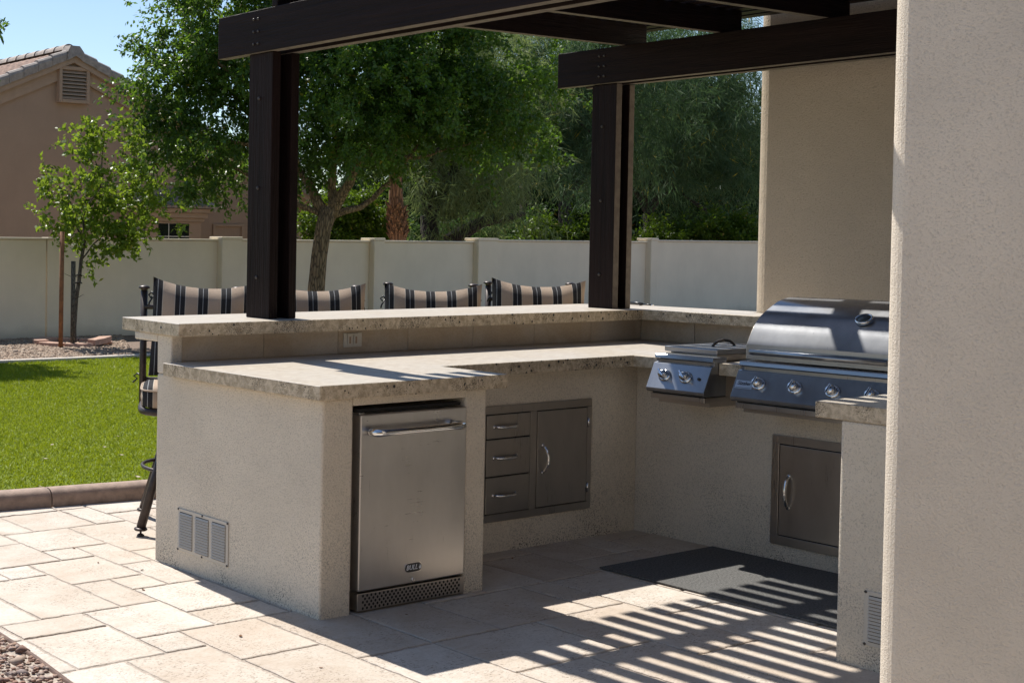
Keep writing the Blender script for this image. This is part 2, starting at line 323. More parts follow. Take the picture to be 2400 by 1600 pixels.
# ------------------------------------------------------------------ mesh helpers
class MB:
    def __init__(s): s.v = []; s.f = []; s.m = []; s.sm = []
    def add(s, vs, fs, mi=0, smooth=False):
        o = len(s.v); s.v += [tuple(map(float, p)) for p in vs]
        for f in fs: s.f.append(tuple(i+o for i in f)); s.m.append(mi); s.sm.append(smooth)
        return s
    def box(s, x0, x1, y0, y1, z0, z1, mi=0, top=None):
        v = [(x0, y0, z0), (x1, y0, z0), (x1, y1, z0), (x0, y1, z0), (x0, y0, z1), (x1, y0, z1), (x1, y1, z1), (x0, y1, z1)]
        s.add(v, [(0, 3, 2, 1)], mi); o = len(s.v)-8
        for f in ((0, 1, 5, 4), (1, 2, 6, 5), (2, 3, 7, 6), (3, 0, 4, 7)): s.f.append(tuple(i+o for i in f)); s.m.append(mi); s.sm.append(False)
        s.f.append(tuple(i+o for i in (4, 5, 6, 7))); s.m.append(mi if top is None else top); s.sm.append(False)
        return s
    def prism(s, poly, z0, z1, mi=0, top=None):
        n = len(poly); v = [(x, y, z0) for x, y in poly]+[(x, y, z1) for x, y in poly]
        s.add(v, [tuple(reversed(range(n)))]+[(i, (i+1) % n, n+(i+1) % n, n+i) for i in range(n)], mi)
        o = len(s.v)-2*n; s.f.append(tuple(o+n+i for i in range(n))); s.m.append(mi if top is None else top); s.sm.append(False); return s
    def extr(s, prof, axis, a0, a1, mi=0, smooth=False):
        """profile of (u, w) pairs extruded along axis: axis 'y' -> (u, a, w), axis 'x' -> (a, u, w)"""
        P = (lambda u, w_, a: (u, a, w_)) if axis == 'y' else (lambda u, w_, a: (a, u, w_))
        n = len(prof); v = [P(u, q, a0) for u, q in prof]+[P(u, q, a1) for u, q in prof]
        o = len(s.v); s.add(v, [(i, (i+1) % n, n+(i+1) % n, n+i) for i in range(n)], mi, smooth)
        s.f.append(tuple(o+i for i in range(n))[::-1]); s.m.append(mi); s.sm.append(False)
        s.f.append(tuple(o+n+i for i in range(n))); s.m.append(mi); s.sm.append(False); return s
    def tube(s, pts, rad, seg=10, mi=0, cap=True):
        pts = [np.array(p, float) for p in pts]; n = len(pts)
        if not hasattr(rad, '__len__'): rad = [rad]*n
        up = None; rings = []
        for i, p in enumerate(pts):
            t = pts[min(i+1, n-1)]-pts[max(i-1, 0)]; t = t/(np.linalg.norm(t)+1e-9)
            if up is None:
                a = np.array([0, 0, 1.0]) if abs(t[2]) < 0.9 else np.array([1.0, 0, 0]); up = a-t*(a@t)
            else: up = up-t*(up@t)
            up = up/(np.linalg.norm(up)+1e-9); sd = np.cross(t, up)
            rings.append([p+rad[i]*(math.cos(2*PI*k/seg)*up+math.sin(2*PI*k/seg)*sd) for k in range(seg)])
        v = [q for r in rings for q in r]; fs = []
        for i in range(n-1):
            for k in range(seg):
                k2 = (k+1) % seg; fs.append((i*seg+k, i*seg+k2, (i+1)*seg+k2, (i+1)*seg+k))
        o = len(s.v); s.add(v, fs, mi, True)
        if cap:
            s.f.append(tuple(o+k for k in range(seg))[::-1]); s.m.append(mi); s.sm.append(False)
            s.f.append(tuple(o+(n-1)*seg+k for k in range(seg))); s.m.append(mi); s.sm.append(False)
        return s
    def lathe(s, prof, seg=20, mat=None, mi=0):
        """(r, z) pairs turned about the local z axis"""
        n = len(prof); v = []
        for r, z in prof:
            for k in range(seg): v.append((r*math.cos(2*PI*k/seg), r*math.sin(2*PI*k/seg), z))
        if mat is not None: v = [tuple(mat @ Vector(p)) for p in v]
        o = len(s.v); s.add(v, [(i*seg+k, i*seg+(k+1) % seg, (i+1)*seg+(k+1) % seg, (i+1)*seg+k) for i in range(n-1) for k in range(seg)], mi, True)
        s.f.append(tuple(o+k for k in range(seg))[::-1]); s.m.append(mi); s.sm.append(False)
        s.f.append(tuple(o+(n-1)*seg+k for k in range(seg))); s.m.append(mi); s.sm.append(False); return s
    def mesh(s, name, mats, off=(0, 0, 0)):
        me = bpy.data.meshes.new(name)
        v = np.array(s.v, float)-np.array(off, float)
        me.from_pydata(v.tolist(), [], s.f)
        for m in (mats if isinstance(mats, (list, tuple)) else [mats]): me.materials.append(m)
        me.polygons.foreach_set('material_index', s.m); me.polygons.foreach_set('use_smooth', s.sm); me.update(); return me

def tag(o, label=None, cat=None, group=None, kind=None):
    if label: o['label'] = label
    if cat: o['category'] = cat
    if group: o['group'] = group
    if kind: o['kind'] = kind
    return o
def thing(name, label, cat, loc=(0, 0, 0), group=None, rz=0.0):
    o = bpy.data.objects.new(name, None); COL.objects.link(o); o.location = loc; o.rotation_euler = (0, 0, rz); o.empty_display_size = 0.1
    return tag(o, label, cat, group)
def root_of(p):
    while p.parent: p = p.parent
    return p
def part(name, mb, mats, parent=None, bevel=0.0, seg=2, local=False, label=None, kind=None):
    """one mesh object; world coordinates unless local"""
    off = (0, 0, 0)
    if parent is not None and not local: off = tuple(root_of(parent).location)
    me = mb.mesh(name, mats, off) if isinstance(mb, MB) else mb
    o = bpy.data.objects.new(name, me); COL.objects.link(o); o.parent = parent
    if bevel:
        md = o.modifiers.new('bevel', 'BEVEL'); md.width = bevel; md.segments = seg; md.limit_method = 'ANGLE'; md.angle_limit = R_(40); md.harden_normals = False
    if label: o['label'] = label
    if kind: o['kind'] = kind
    return o
def copy_tree(o, parent=None):
    c = o.copy(); COL.objects.link(c); c.parent = parent
    for ch in list(o.children): copy_tree(ch, c)
    return c
def fast_mesh(name, verts, faces_n, mats, tone=None, smooth=False):
    """verts (N,3) array, faces_n: (M,k) index array with equal k"""
    me = bpy.data.meshes.new(name); k = faces_n.shape[1]; M_ = len(faces_n)
    me.vertices.add(len(verts)); me.vertices.foreach_set('co', np.ascontiguousarray(verts, np.float32).ravel())
    me.loops.add(M_*k); me.loops.foreach_set('vertex_index', np.ascontiguousarray(faces_n, np.int32).ravel())
    me.polygons.add(M_); me.polygons.foreach_set('loop_start', np.arange(0, M_*k, k, dtype=np.int32))
    for m in (mats if isinstance(mats, (list, tuple)) else [mats]): me.materials.append(m)
    if tone is not None:
        a = me.attributes.new('tone', 'FLOAT', 'POINT'); a.data.foreach_set('value', np.ascontiguousarray(tone, np.float32))
    if smooth: me.polygons.foreach_set('use_smooth', np.ones(M_, bool))
    me.update(calc_edges=True); me.validate(); return me
def text_mesh(txt, size, shear=0.0, extrude=0.0008, offset=0.0):
    c = bpy.data.curves.new('lettering', 'FONT'); c.body = txt; c.size = size; c.shear = shear; c.extrude = extrude; c.align_x = 'CENTER'; c.align_y = 'CENTER'; c.offset = offset; c.resolution_u = 2
    o = bpy.data.objects.new('lettering', c); COL.objects.link(o); bpy.context.view_layer.update()
    me = bpy.data.meshes.new_from_object(o.evaluated_get(bpy.context.evaluated_depsgraph_get()))
    bpy.data.objects.remove(o); return me
def basis(o, xa, ya, za):
    return Matrix(((xa[0], ya[0], za[0], o[0]), (xa[1], ya[1], za[1], o[1]), (xa[2], ya[2], za[2], o[2]), (0, 0, 0, 1)))
#@@STRUCTURE
# ------------------------------------------------------------------ the setting
def sheet(name, poly, z, mat, kind='structure'):
    mb = MB(); mb.add([(x, y, z) for x, y in poly], [tuple(range(len(poly)))]); return part(name, mb, mat, kind=kind)
sheet('ground', [(-250, -250), (350, -250), (350, 450), (-250, 450)], -0.08, MT['dirt'])
CURB = [(-3.0, 7.55), (0.0, 7.17), (2.0, 6.93), (3.76, 6.70), (4.73, 6.58), (6.2, 6.46), (9.0, 6.40), (13.0, 6.40)]
patio = part('patio', MB().prism([(x, y) for x, y in [(-3, -4), (13, -4)]]+[(x, y+0.02) for x, y in reversed(CURB)], -0.07, -0.005), MT['grout'], kind='structure')
# pavers on an 8-inch grid: the tiles seen at the front are set out as in the place, the rest filled in
PM, PX0, PY0 = 0.205, 2.645, 4.095
NX0, NX1, NY0, NY1 = -5, 21, -11, 13
occ = {}
tiles = [(0, 0, 2, 2), (0, 2, 2, 1), (2, 1, 2, 2), (2, 0, 1, 1), (3, -1, 2, 2), (1, -3, 2, 3), (4, 1, 2, 1), (4, 2, 2, 2), (3, 3, 1, 2), (1, 3, 2, 3),
         (3, 5, 2, 2), (5, 4, 1, 2), (4, 4, 1, 1), (2, 7, 2, 2), (4, 8, 2, 2), (5, 10, 2, 2)]
for t in tiles:
    for i in range(t[2]):
        for j in range(t[3]): occ[(t[0]+i, t[1]+j)] = 1
rr = random.Random(21)
for j in range(NY0, NY1):
    for i in range(NX0, NX1):
        if (i, j) in occ: continue
        opts = [(2, 3), (3, 2), (2, 2), (2, 2), (2, 1), (1, 2), (1, 1)]; rr.shuffle(opts); opts.sort(key=lambda o: -(o[0]*o[1] > 1)-0.6*rr.random()*(o[0]*o[1]))
        for ww, hh in opts:
            if all((i+a, j+b) not in occ and i+a < NX1 and j+b < NY1 for a in range(ww) for b in range(hh)):
                for a in range(ww):
                    for b in range(hh): occ[(i+a, j+b)] = 1
                tiles.append((i, j, ww, hh)); break
def edge_x(y):      # the rusty edging that bounds the paving towards the near gravel
    pts = [(0.0, 2.20), (3.0, 2.46), (3.98, 2.535), (4.3, 2.575), (4.66, 2.60), (4.95, 2.42), (5.15, 2.10), (5.3, 1.6), (5.4, 0.9), (5.45, -3)]
    ys = [p[0] for p in pts]; return float(np.interp(y, ys, [p[1] for p in pts]))
def curb_y(x): return float(np.interp(x, [p[0] for p in CURB], [p[1] for p in CURB]))
npav = 0
for (i, j, ww, hh) in tiles:
    x0, y0 = PX0+i*PM, PY0+j*PM; x1, y1 = x0+ww*PM, y0+hh*PM; cx, cy = (x0+x1)/2, (y0+y1)/2
    if x1 < edge_x(cy)+0.02 or y0 > curb_y(cx)-0.02: continue
    if 4.0 < x0 and x1 < 4.85 and 4.25 < y0 and y1 < 5.2: continue
    if x0 > 5.0 and y0 > 4.7 and y1 < 5.2: continue
    if x0 > 6.75: continue
    if cy < 2.2 and cx < 3.2: continue
    if cy < 2.0: continue
    gp = 0.0048; pts = []
    cor = [(x0+gp, y0+gp), (x1-gp, y0+gp), (x1-gp, y1-gp), (x0+gp, y1-gp)]
    for a in range(4):
        p, q = np.array(cor[a]), np.array(cor[(a+1) % 4]); n = max(3, int(np.linalg.norm(q-p)/0.028)); nrm = np.array([-(q-p)[1], (q-p)[0]]); nrm /= np.linalg.norm(nrm)
        for k in range(n):
            jit = 0.0005+abs(rr.gauss(0, 0.0036)) if k else 0.0045
            pts.append(p+(q-p)*k/n+nrm*jit)
    pts = [(max(px_, edge_x(py_)+0.012), min(py_, curb_y(px_)-0.006)) for px_, py_ in pts]
    z = rr.uniform(-0.0012, 0.0012); n = len(pts); mb = MB()
    c = np.mean(pts, axis=0)
    ins = [(p[0]+(c[0]-p[0])*0.0035/max(0.05, abs(c[0]-p[0])+abs(c[1]-p[1]))*2, p[1]+(c[1]-p[1])*0.0035/max(0.05, abs(c[0]-p[0])+abs(c[1]-p[1]))*2) for p in pts]
    v = [(p[0], p[1], -0.02) for p in pts]+[(p[0], p[1], z-0.0025) for p in pts]+[(p[0], p[1], z) for p in ins]
    mb.add(v, [(a, (a+1) % n, n+(a+1) % n, n+a) for a in range(n)]+[(n+a, n+(a+1) % n, 2*n+(a+1) % n, 2*n+a) for a in range(n)]+[tuple(range(2*n, 3*n))])
    part('paver', mb, MT['paver'], patio); npav += 1
# lawn, its kerbs, the gravel beds
LAWN0 = [(x, y+0.10) for x, y in CURB]
REAR = [(-4.0, 14.55), (4.0, 14.32), (7.99, 14.275), (9.0, 14.24), (10.16, 14.25), (14.0, 14.4), (20.0, 14.8)]
sheet('lawn', LAWN0+[(20, 6.5)]+[(x, y) for x, y in reversed(REAR)], 0.03, MT['turf_soil'])
kerb = thing('lawn_kerb', 'brown moulded concrete kerb between travertine paving and lawn', 'kerb'); kerb['kind'] = 'structure'; del kerb['category']; del kerb['label']
def along(pl, s):
    for a, b in zip(pl[:-1], pl[1:]):
        d = math.hypot(b[0]-a[0], b[1]-a[1])
        if s <= d or b is pl[-1]: t = s/d; return np.array([a[0]+(b[0]-a[0])*t, a[1]+(b[1]-a[1])*t]), np.array([(b[0]-a[0])/d, (b[1]-a[1])/d])
        s -= d
KPROF = [(0.0, -0.05), (0.0, 0.055), (0.012, 0.082), (0.035, 0.098), (0.07, 0.104), (0.115, 0.100), (0.14, 0.085), (0.15, 0.03), (0.15, -0.05)]
s0 = 0.35
while s0 < 15.5:
    mb = MB(); L_ = 1.36; n = 7; rows = []
    for k in range(n+1):
        p, t = along(CURB, s0+0.004+(L_-0.008)*k/n); nn = np.array([-t[1], t[0]])
        rows.append([(p[0]+nn[0]*u, p[1]+nn[1]*u, z) for u, z in KPROF])
    m_ = len(KPROF); v = [q for r in rows for q in r]
    mb.add(v, [(a*m_+b, (a+1)*m_+b, (a+1)*m_+b+1, a*m_+b+1) for a in range(n) for b in range(m_-1)], 0, True)
    mb.add(rows[0], [tuple(range(m_))]); mb.add(rows[-1], [tuple(range(m_))[::-1]])
    part('kerb_block', mb, MT['curb'], kerb); s0 += L_
mb = MB()
for a, b in zip(REAR[:-1], REAR[1:]):
    mb.add([(a[0], a[1]-0.01, -0.05), (b[0], b[1]-0.01, -0.05), (b[0], b[1]-0.01, 0.065), (a[0], a[1]-0.01, 0.065), (b[0], b[1]+0.11, 0.065), (a[0], a[1]+0.11, 0.065), (b[0], b[1]+0.11, -0.05), (a[0], a[1]+0.11, -0.05)],
           [(0, 1, 2, 3), (3, 2, 4, 5), (5, 4, 6, 7)])
part('mow_strip', mb, MT['concrete'], kind='structure')
sheet('gravel_bed', [(x, y+0.09) for x, y in REAR]+[(40, 15.5), (40, 17.7), (-4, 17.7)], 0.02, MT['bed'])
ys = np.linspace(2.0, 5.42, 30)
sheet('near_gravel_bed', [(edge_x(y), y) for y in ys]+[(-2, 5.42), (-2, 2.0)], -0.010, MT['bed'])
mb = MB(); ys = np.linspace(2.2, 5.4, 60); pts = [(edge_x(y), y) for y in ys]; rows = []
for k, p in enumerate(pts):
    q0, q1 = np.array(pts[max(0, k-1)]), np.array(pts[min(len(pts)-1, k+1)]); t = (q1-q0)/np.linalg.norm(q1-q0); nn = np.array([-t[1], t[0]])
    rows.append([(p[0]+nn[0]*u, p[1]+nn[1]*u, z) for u, z in ((-0.006, -0.05), (-0.006, 0.004), (0.000, 0.007), (0.012, 0.004), (0.014, -0.05))])
v = [q for r in rows for q in r]; mb.add(v, [(a*5+b, a*5+b+1, (a+1)*5+b+1, (a+1)*5+b) for a in range(len(rows)-1) for b in range(4)], 0, True)
part('paving_edging', mb, MT['edging'], kind='structure')
def stones(name, xy, size, mat, z0):
    """angular pebbles: jittered octahedra with a flat cut, joined"""
    n = len(xy); base = np.array([(1, 0, 0), (0, 1, 0), (-1, 0, 0), (0, -1, 0), (0, 0, 1), (0, 0, -1), (.62, .62, .42), (-.62, .62, .4), (-.62, -.62, .42), (.62, -.62, .4)], float)
    fs = np.array([(0, 1, 6), (1, 4, 6), (4, 0, 6), (1, 2, 7), (2, 4, 7), (4, 1, 7), (2, 3, 8), (3, 4, 8), (4, 2, 8), (3, 0, 9), (0, 4, 9), (4, 3, 9), (1, 0, 5), (2, 1, 5), (3, 2, 5), (0, 3, 5)])
    V = base[None]*rng.uniform(0.7, 1.25, (n, 10, 1)); s = size*rng.lognormal(0, 0.35, (n, 1, 1))*np.stack([rng.uniform(.8, 1.3, n), rng.uniform(.7, 1.1, n), rng.uniform(.5, .85, n)], 1)[:, None, :]
    V = V*s; a = rng.uniform(0, 2*PI, n); tl = rng.uniform(-.5, .5, n)
    x, y, z = V[..., 0], V[..., 1], V[..., 2]; y, z = y*np.cos(tl)[:, None]-z*np.sin(tl)[:, None], y*np.sin(tl)[:, None]+z*np.cos(tl)[:, None]
    x, y = x*np.cos(a)[:, None]-y*np.sin(a)[:, None], x*np.sin(a)[:, None]+y*np.cos(a)[:, None]
    V = np.stack([x+xy[:, 0:1], y+xy[:, 1:2], z+z0+size*0.25+rng.uniform(-.3, .4, (n, 1))*size], -1)
    Fc = (fs[None]+np.arange(n)[:, None, None]*10).reshape(-1, 3)
    me = fast_mesh(name, V.reshape(-1, 3), Fc, mat, np.repeat(rng.uniform(0, 1, n), 10)); return part(name, me, mat, kind='stuff')
q = np.stack([rng.uniform(1.2, 2.62, 9000), rng.uniform(2.9, 5.35, 9000)], 1); q = q[q[:, 0] < np.array([edge_x(y) for y in q[:, 1]])-0.012]
stones('near_gravel', q, 0.0115, MT['stone_near'], -0.006)
q = np.stack([rng.uniform(7.2, 13.5, 60000), rng.uniform(14.3, 17.6, 60000)], 1); q = q[q[:, 1] > np.interp(q[:, 0], [p[0] for p in REAR], [p[1] for p in REAR])+0.11]
q = q[(q[:, 0]-5.9)*0.505+(q[:, 1])*0.863 > 0]; q = q[q[:, 0] < 0.62*q[:, 1]+1.2]
stones('gravel', q, 0.0165, MT['stone_far'], 0.022)
# turf blades where the lawn is in view
nb = 470000
P = np.stack([rng.uniform(0.2, 10.4, nb), rng.uniform(6.75, 14.26, nb)], 1)
keep = (P[:, 1] > np.interp(P[:, 0], [p[0] for p in CURB], [p[1] for p in CURB])+0.14) & (P[:, 0] < 0.80*P[:, 1]+0.12) & (P[:, 0] > 0.30*P[:, 1]-1.6)
P = P[keep]; dist = np.hypot(P[:, 0], P[:, 1]); P = P[rng.uniform(0, 1, len(P)) < np.clip(1.25-(dist-8)/14, 0.4, 1)]; n = len(P)
a = rng.uniform(0, 2*PI, n); h = rng.uniform(0.012, 0.028, n); wd = rng.uniform(0.0018, 0.0032, n)*(1+np.hypot(P[:, 0], P[:, 1])/12); ln = rng.normal(0, 0.014, (n, 2))
b0 = np.stack([P[:, 0]-wd*np.cos(a), P[:, 1]-wd*np.sin(a), np.full(n, 0.03)], 1); b1 = np.stack([P[:, 0]+wd*np.cos(a), P[:, 1]+wd*np.sin(a), np.full(n, 0.03)], 1)
tp = np.stack([P[:, 0]+ln[:, 0], P[:, 1]+ln[:, 1], 0.03+h], 1)
me = fast_mesh('turf', np.stack([b0, b1, tp], 1).reshape(-1, 3), np.arange(3*n).reshape(-1, 3), MT['grass'], np.repeat(np.clip(rng.normal(0.5, 0.28, n), 0, 1), 3)); part('turf', me, MT['grass'], kind='stuff')

# ------------------------------------------------------------------ garden wall
FY = 17.65
fence = thing('garden_wall', 'long beige stucco garden wall with pilasters behind lawn and bar', 'wall', (14, FY, 0))
cuts = [(4.0, 10.70, 1.60), (10.72, 14.13, 1.605), (14.53, 17.69, 1.61), (17.93, 20.48, 1.615), (21.0, 25.90, 1.655), (26.11, 31.0, 1.69), (31.3, 40, 1.7)]
for a, b, h in cuts: part('wall_panel', MB().box(a, b, FY, FY+0.16, -0.06, h-0.02), MT['stucco_fence'], fence, 0.02)
for a, b, h in ((14.12, 14.55, 1.66), (17.68, 17.94, 1.668), (20.47, 21.02, 1.693), (25.89, 26.12, 1.74), (31.0, 31.3, 1.75)):
    p_ = part('pilaster', MB().box(a, b, FY-0.13, FY+0.2, -0.06, h-0.05), MT['stucco_fence'], fence, 0.015)
    part('pilaster_cap', MB().box(a-0.012, b+0.012, FY-0.142, FY+0.215, h-0.05, h), MT['stucco_fence'], p_, 0.012)
for a, b, h in cuts: part('wall_coping', MB().box(a-0.01, b+0.01, FY-0.03, FY+0.19, h-0.02, h+0.012), MT['stucco_fence'], fence, 0.01)

# ------------------------------------------------------------------ the house wall and pillar on the right
def rounded_block(x0, x1, y0, y1, z0, z1, r):
    pts = []
    for k in range(9):
        a = PI/2+PI/2*k/8; pts.append((x0+r+r*math.cos(a), y1-r+r*math.sin(a)))
    return MB().prism(pts+[(x0, y0), (x1, y0), (x1, y1)], z0, z1)
hw = part('house_wall', rounded_block(7.87, 12.5, -3.0, 4.665, -0.05, 4.2, 0.11), MT['stucco_house'])
tag(hw, 'tan stucco house wall with rounded corner rising behind the grill hood', 'wall')
pc = part('stucco_pillar', rounded_block(4.10, 4.9, 0.9, 2.04, -0.05, 2.95, 0.07), MT['stucco_col'])
tag(pc, 'large pale stucco pillar filling the right edge, nearest the viewer', 'pillar')
# unseen patio wall and roof added behind the viewer to darken the steel reflections
part('unseen_patio_wall', MB().box(-7, 12, -3.3, -3.05, -0.06, 3.0), MT['stucco_house'], kind='structure')
part('unseen_patio_roof', MB().box(-7, 12, -3.3, -0.4, 2.95, 3.15), MT['wood_x'], kind='structure')

# ------------------------------------------------------------------ island
IX, IY = 3.888, 4.135
isl = thing('outdoor_kitchen_island', 'U-shaped outdoor kitchen island in cream stucco with granite counters and raised bar', 'kitchen island', (4.4, 4.7, 0))
def iso(name, mb, mat, bevel=0.0, seg=2, parent=isl, **k): return part(name, mb, mat, parent, bevel, seg, **k)
mb = MB(); mb.prism([(IX, IY), (4.052, IY), (4.052, 4.72), (IX, 4.72)], -0.02, 0.943)
mb.prism([(4.768, IY), (4.905, IY), (4.905, 4.61), (4.768, 4.61)], -0.02, 0.943)
iso('stucco_pier', MB().box(IX, 4.066, IY, 5.33, -0.02, 0.9425), MT['stucco'], 0.012, 3)
iso('stucco_pier', MB().box(4.768, 4.905, IY, 4.70, -0.02, 0.9425), MT['stucco'], 0.012, 3)
iso('stucco_header', MB().box(4.0655, 4.7685, IY+0.001, IY+0.12, 0.906, 0.9425), MT['stucco'], 0.004)
iso('fridge_recess', MB().box(4.0525, 4.7655, 4.69, 4.70, 0.0, 0.9425), MT['dark'])
iso('stucco_back_wall', MB().box(4.906, 6.74, 4.61, 4.72, -0.02, 0.9425), MT['stucco'], 0.006)
iso('stucco_wing_wall', MB().box(6.705, 6.82, 2.60, 4.611, -0.02, 0.9425), MT['stucco'], 0.006)
iso('stucco_bar_wall', MB().prism([(IX+0.0005, 5.2105), (3.958, 5.2105), (3.958, 5.234), (7.64, 5.234), (7.64, 2.7), (7.75, 2.7), (7.75, 5.33), (IX+0.0005, 5.33)], 0.9428, 1.141), MT['stucco'], 0.008)
iso('stucco_bar_base', MB().box(4.90, 7.75, 5.22, 5.329, -0.02, 0.9425), MT['stucco'])
iso('stucco_corbel', MB().box(IX+0.001, 7.75, 5.3305, 5.53, 1.10, 1.141), MT['stucco'], 0.008)
# counters
ZT, ZB = 1.006, 0.943
def slab(name, poly, z0, z1, e=None): return iso(name, MB().prism(poly, z0, z1, 0, 1), [e or MT['granite'], MT['granite_top']], 0.0025, 1)
slab('lower_countertop', [(3.836, 4.099), (5.0, 4.097), (5.003, 4.50), (6.51, 4.497), (6.51, 4.3375), (6.98, 4.3375), (6.98, 4.0105), (6.51, 4.0105), (6.51, 3.8735), (6.98, 3.8735), (6.98, 3.0985), (6.51, 3.0985), (6.51, 2.865), (5.296, 2.865), (5.296, 2.2), (7.64, 2.2), (7.64, 5.222), (3.836, 5.2095)], ZB, ZT)
slab('bar_countertop', [(3.848, 5.098), (7.49, 5.118), (7.50, 2.6), (7.868, 2.6), (7.868, 4.66), (8.03, 4.66), (8.03, 5.78), (6.2, 5.72), (3.90, 5.66)], 1.141, 1.205)
# wall tiles
tx = [3.960, 4.492, 5.012, 5.54, 6.067, 6.599, 7.132, 7.628]
for a, b in zip(tx[:-1], tx[1:]): iso('wall_tile', MB().box(a+0.0015, b-0.0015, 5.222, 5.2335, ZT+0.001, 1.1405), MT['tile'], 0.0015, 1)
ty = [5.2215, 4.86, 4.33, 3.80, 3.27, 2.74]
for a, b in zip(ty[:-1], ty[1:]): iso('wall_tile', MB().box(7.628, 7.6395, b+0.0015, a-0.0015, ZT+0.001, 1.1405), MT['tile'], 0.0015, 1)
# right-hand return
iso('stucco_return', MB().box(5.30, 6.70, 1.9, 2.768, -0.02, 0.9425), MT['stucco'], 0.012, 3)
# louvred vents on the end faces (facing -x)
def vent(y0, y1, z0, z1, x):
    v = iso('louvre_vent', MB().box(x-0.006, x+0.002, y0, y1, z0, z1), MT['vent'], 0.002)
    w_ = (y1-y0-0.036-2*0.026)/3
    for c in range(3):
        a = y0+0.018+c*(w_+0.026)
        iso('recess', MB().box(x-0.0068, x-0.004, a, a+w_, z0+0.016, z1-0.016), MT['dark'], parent=v)
        for r in range(13):
            z = z0+0.018+(z1-z0-0.036)*r/13; h = (z1-z0-0.036)/13
            mb = MB(); mb.add([(x-0.0072, a, z), (x-0.0072, a+w_, z), (x-0.0145, a+w_, z+h*0.25), (x-0.0145, a, z+h*0.25), (x-0.0072, a, z+h*0.9), (x-0.0072, a+w_, z+h*0.9)], [(0, 1, 2, 3), (3, 2, 5, 4), (0, 3, 4), (1, 5, 2)])
            iso('louvre', mb, MT['vent'], parent=v)
    for yy_ in (y0+0.005, (y0+y1)/2, y1-0.005):
        for zz in (z0+0.005, z1-0.005):
            iso('screw', MB().lathe([(0.0055, 0), (0.0055, 0.002), (0.003, 0.004)], 8, basis((x-0.006, yy_, zz), (0, 1, 0), (0, 0, 1), (-1, 0, 0))), MT['bolt'], parent=v)
vent(4.745, 5.133, 0.091, 0.299, IX)
vent(2.275, 2.663, 0.094, 0.304, 5.30)
# weatherproof outlet on the tiles
o_ = iso('outlet_plate', MB().box(5.047, 5.180, 5.214, 5.2222, 1.041, 1.120), MT['white'], 0.003)
for a in (5.083, 5.128):
    iso('outlet_cover', MB().box(a-0.014, a+0.014, 5.205, 5.2145, 1.055, 1.108), MT['white'], 0.004, parent=o_)
    iso('cover_slot', MB().box(a-0.006, a+0.006, 5.2035, 5.2052, 1.062, 1.099), MT['trim'], 0.001, parent=o_)
iso('cover_hinge', MB().box(5.065, 5.147, 5.206, 5.2145, 1.108, 1.116), MT['white'], 0.002, parent=o_)

# ------------------------------------------------------------------ pergola
pg = thing('pergola', 'dark brown stained wood pergola standing on the bar counter', 'pergola', (4.62, 5.32, 1.205))
def pgp(name, mb, mat, parent=pg, bevel=0.004, **k): return part(name, mb, mat, parent, bevel, 2, **k)
BLT = MB().lathe([(0.011, 0), (0.010, 0.006), (0.004, 0.010)], 10)
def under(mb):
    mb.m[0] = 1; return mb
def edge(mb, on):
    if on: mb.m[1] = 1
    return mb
def post(x0, y0, y1, zt, zb=1.2053, pale=False):
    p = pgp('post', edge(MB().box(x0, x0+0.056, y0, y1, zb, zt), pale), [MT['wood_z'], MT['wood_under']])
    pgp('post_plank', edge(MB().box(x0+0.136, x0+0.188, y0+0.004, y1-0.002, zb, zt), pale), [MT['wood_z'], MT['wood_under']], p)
    pgp('post_spacer', MB().box(x0+0.0565, x0+0.1355, y0+0.10, y1-0.05, zb, zt), MT['wood_z'], p)
    for z in (2.36, 1.89, 1.42):
        pgp('bolt', MB().lathe([(0.010, 0), (0.009, 0.005), (0.004, 0.008)], 10, basis((x0, (y0+y1)/2+0.01, z), (0, 1, 0), (0, 0, 1), (-1, 0, 0))), MT['bolt'], p, 0)
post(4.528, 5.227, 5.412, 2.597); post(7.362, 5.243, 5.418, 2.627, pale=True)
def beam(x0, y0, y1, zb, zt, d=0.036):
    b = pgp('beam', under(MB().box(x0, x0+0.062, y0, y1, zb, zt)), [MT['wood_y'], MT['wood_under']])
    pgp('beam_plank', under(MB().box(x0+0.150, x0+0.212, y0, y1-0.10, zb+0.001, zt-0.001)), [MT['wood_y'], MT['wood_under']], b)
    for yb_ in (5.358, 5.322):
        for z in (zb+0.048, zb+0.112, zb+0.176):
            pgp('bolt', MB().lathe([(0.008, 0), (0.0075, 0.004), (0.003, 0.007)], 10, basis((x0, yb_, z), (0, 1, 0), (0, 0, 1), (-1, 0, 0))), MT['bolt'], b, 0)
    return b
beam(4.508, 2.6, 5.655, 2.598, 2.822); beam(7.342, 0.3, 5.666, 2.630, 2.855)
def pz(x): return 2.823+(x-4.508)*(0.033/2.834)
for yc, xl in ((5.20, 4.512), (4.585, 4.512), (3.975, 4.512), (3.365, 4.40), (2.76, 3.70), (2.15, 3.70), (1.54, 3.70), (0.93, 3.70)):
    xr = 7.56; mb = MB(); y0, y1 = yc-0.021, yc+0.021
    v = [(xl, y0, pz(xl)), (xr, y0, pz(xr)), (xr, y1, pz(xr)), (xl, y1, pz(xl))]; v += [(x, y, z+0.14) for x, y, z in v]
    mb.add(v, [(0, 3, 2, 1), (4, 5, 6, 7), (0, 1, 5, 4), (1, 2, 6, 5), (2, 3, 7, 6), (3, 0, 4, 7)])
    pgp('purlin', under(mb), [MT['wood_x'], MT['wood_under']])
k = -3
sm = None
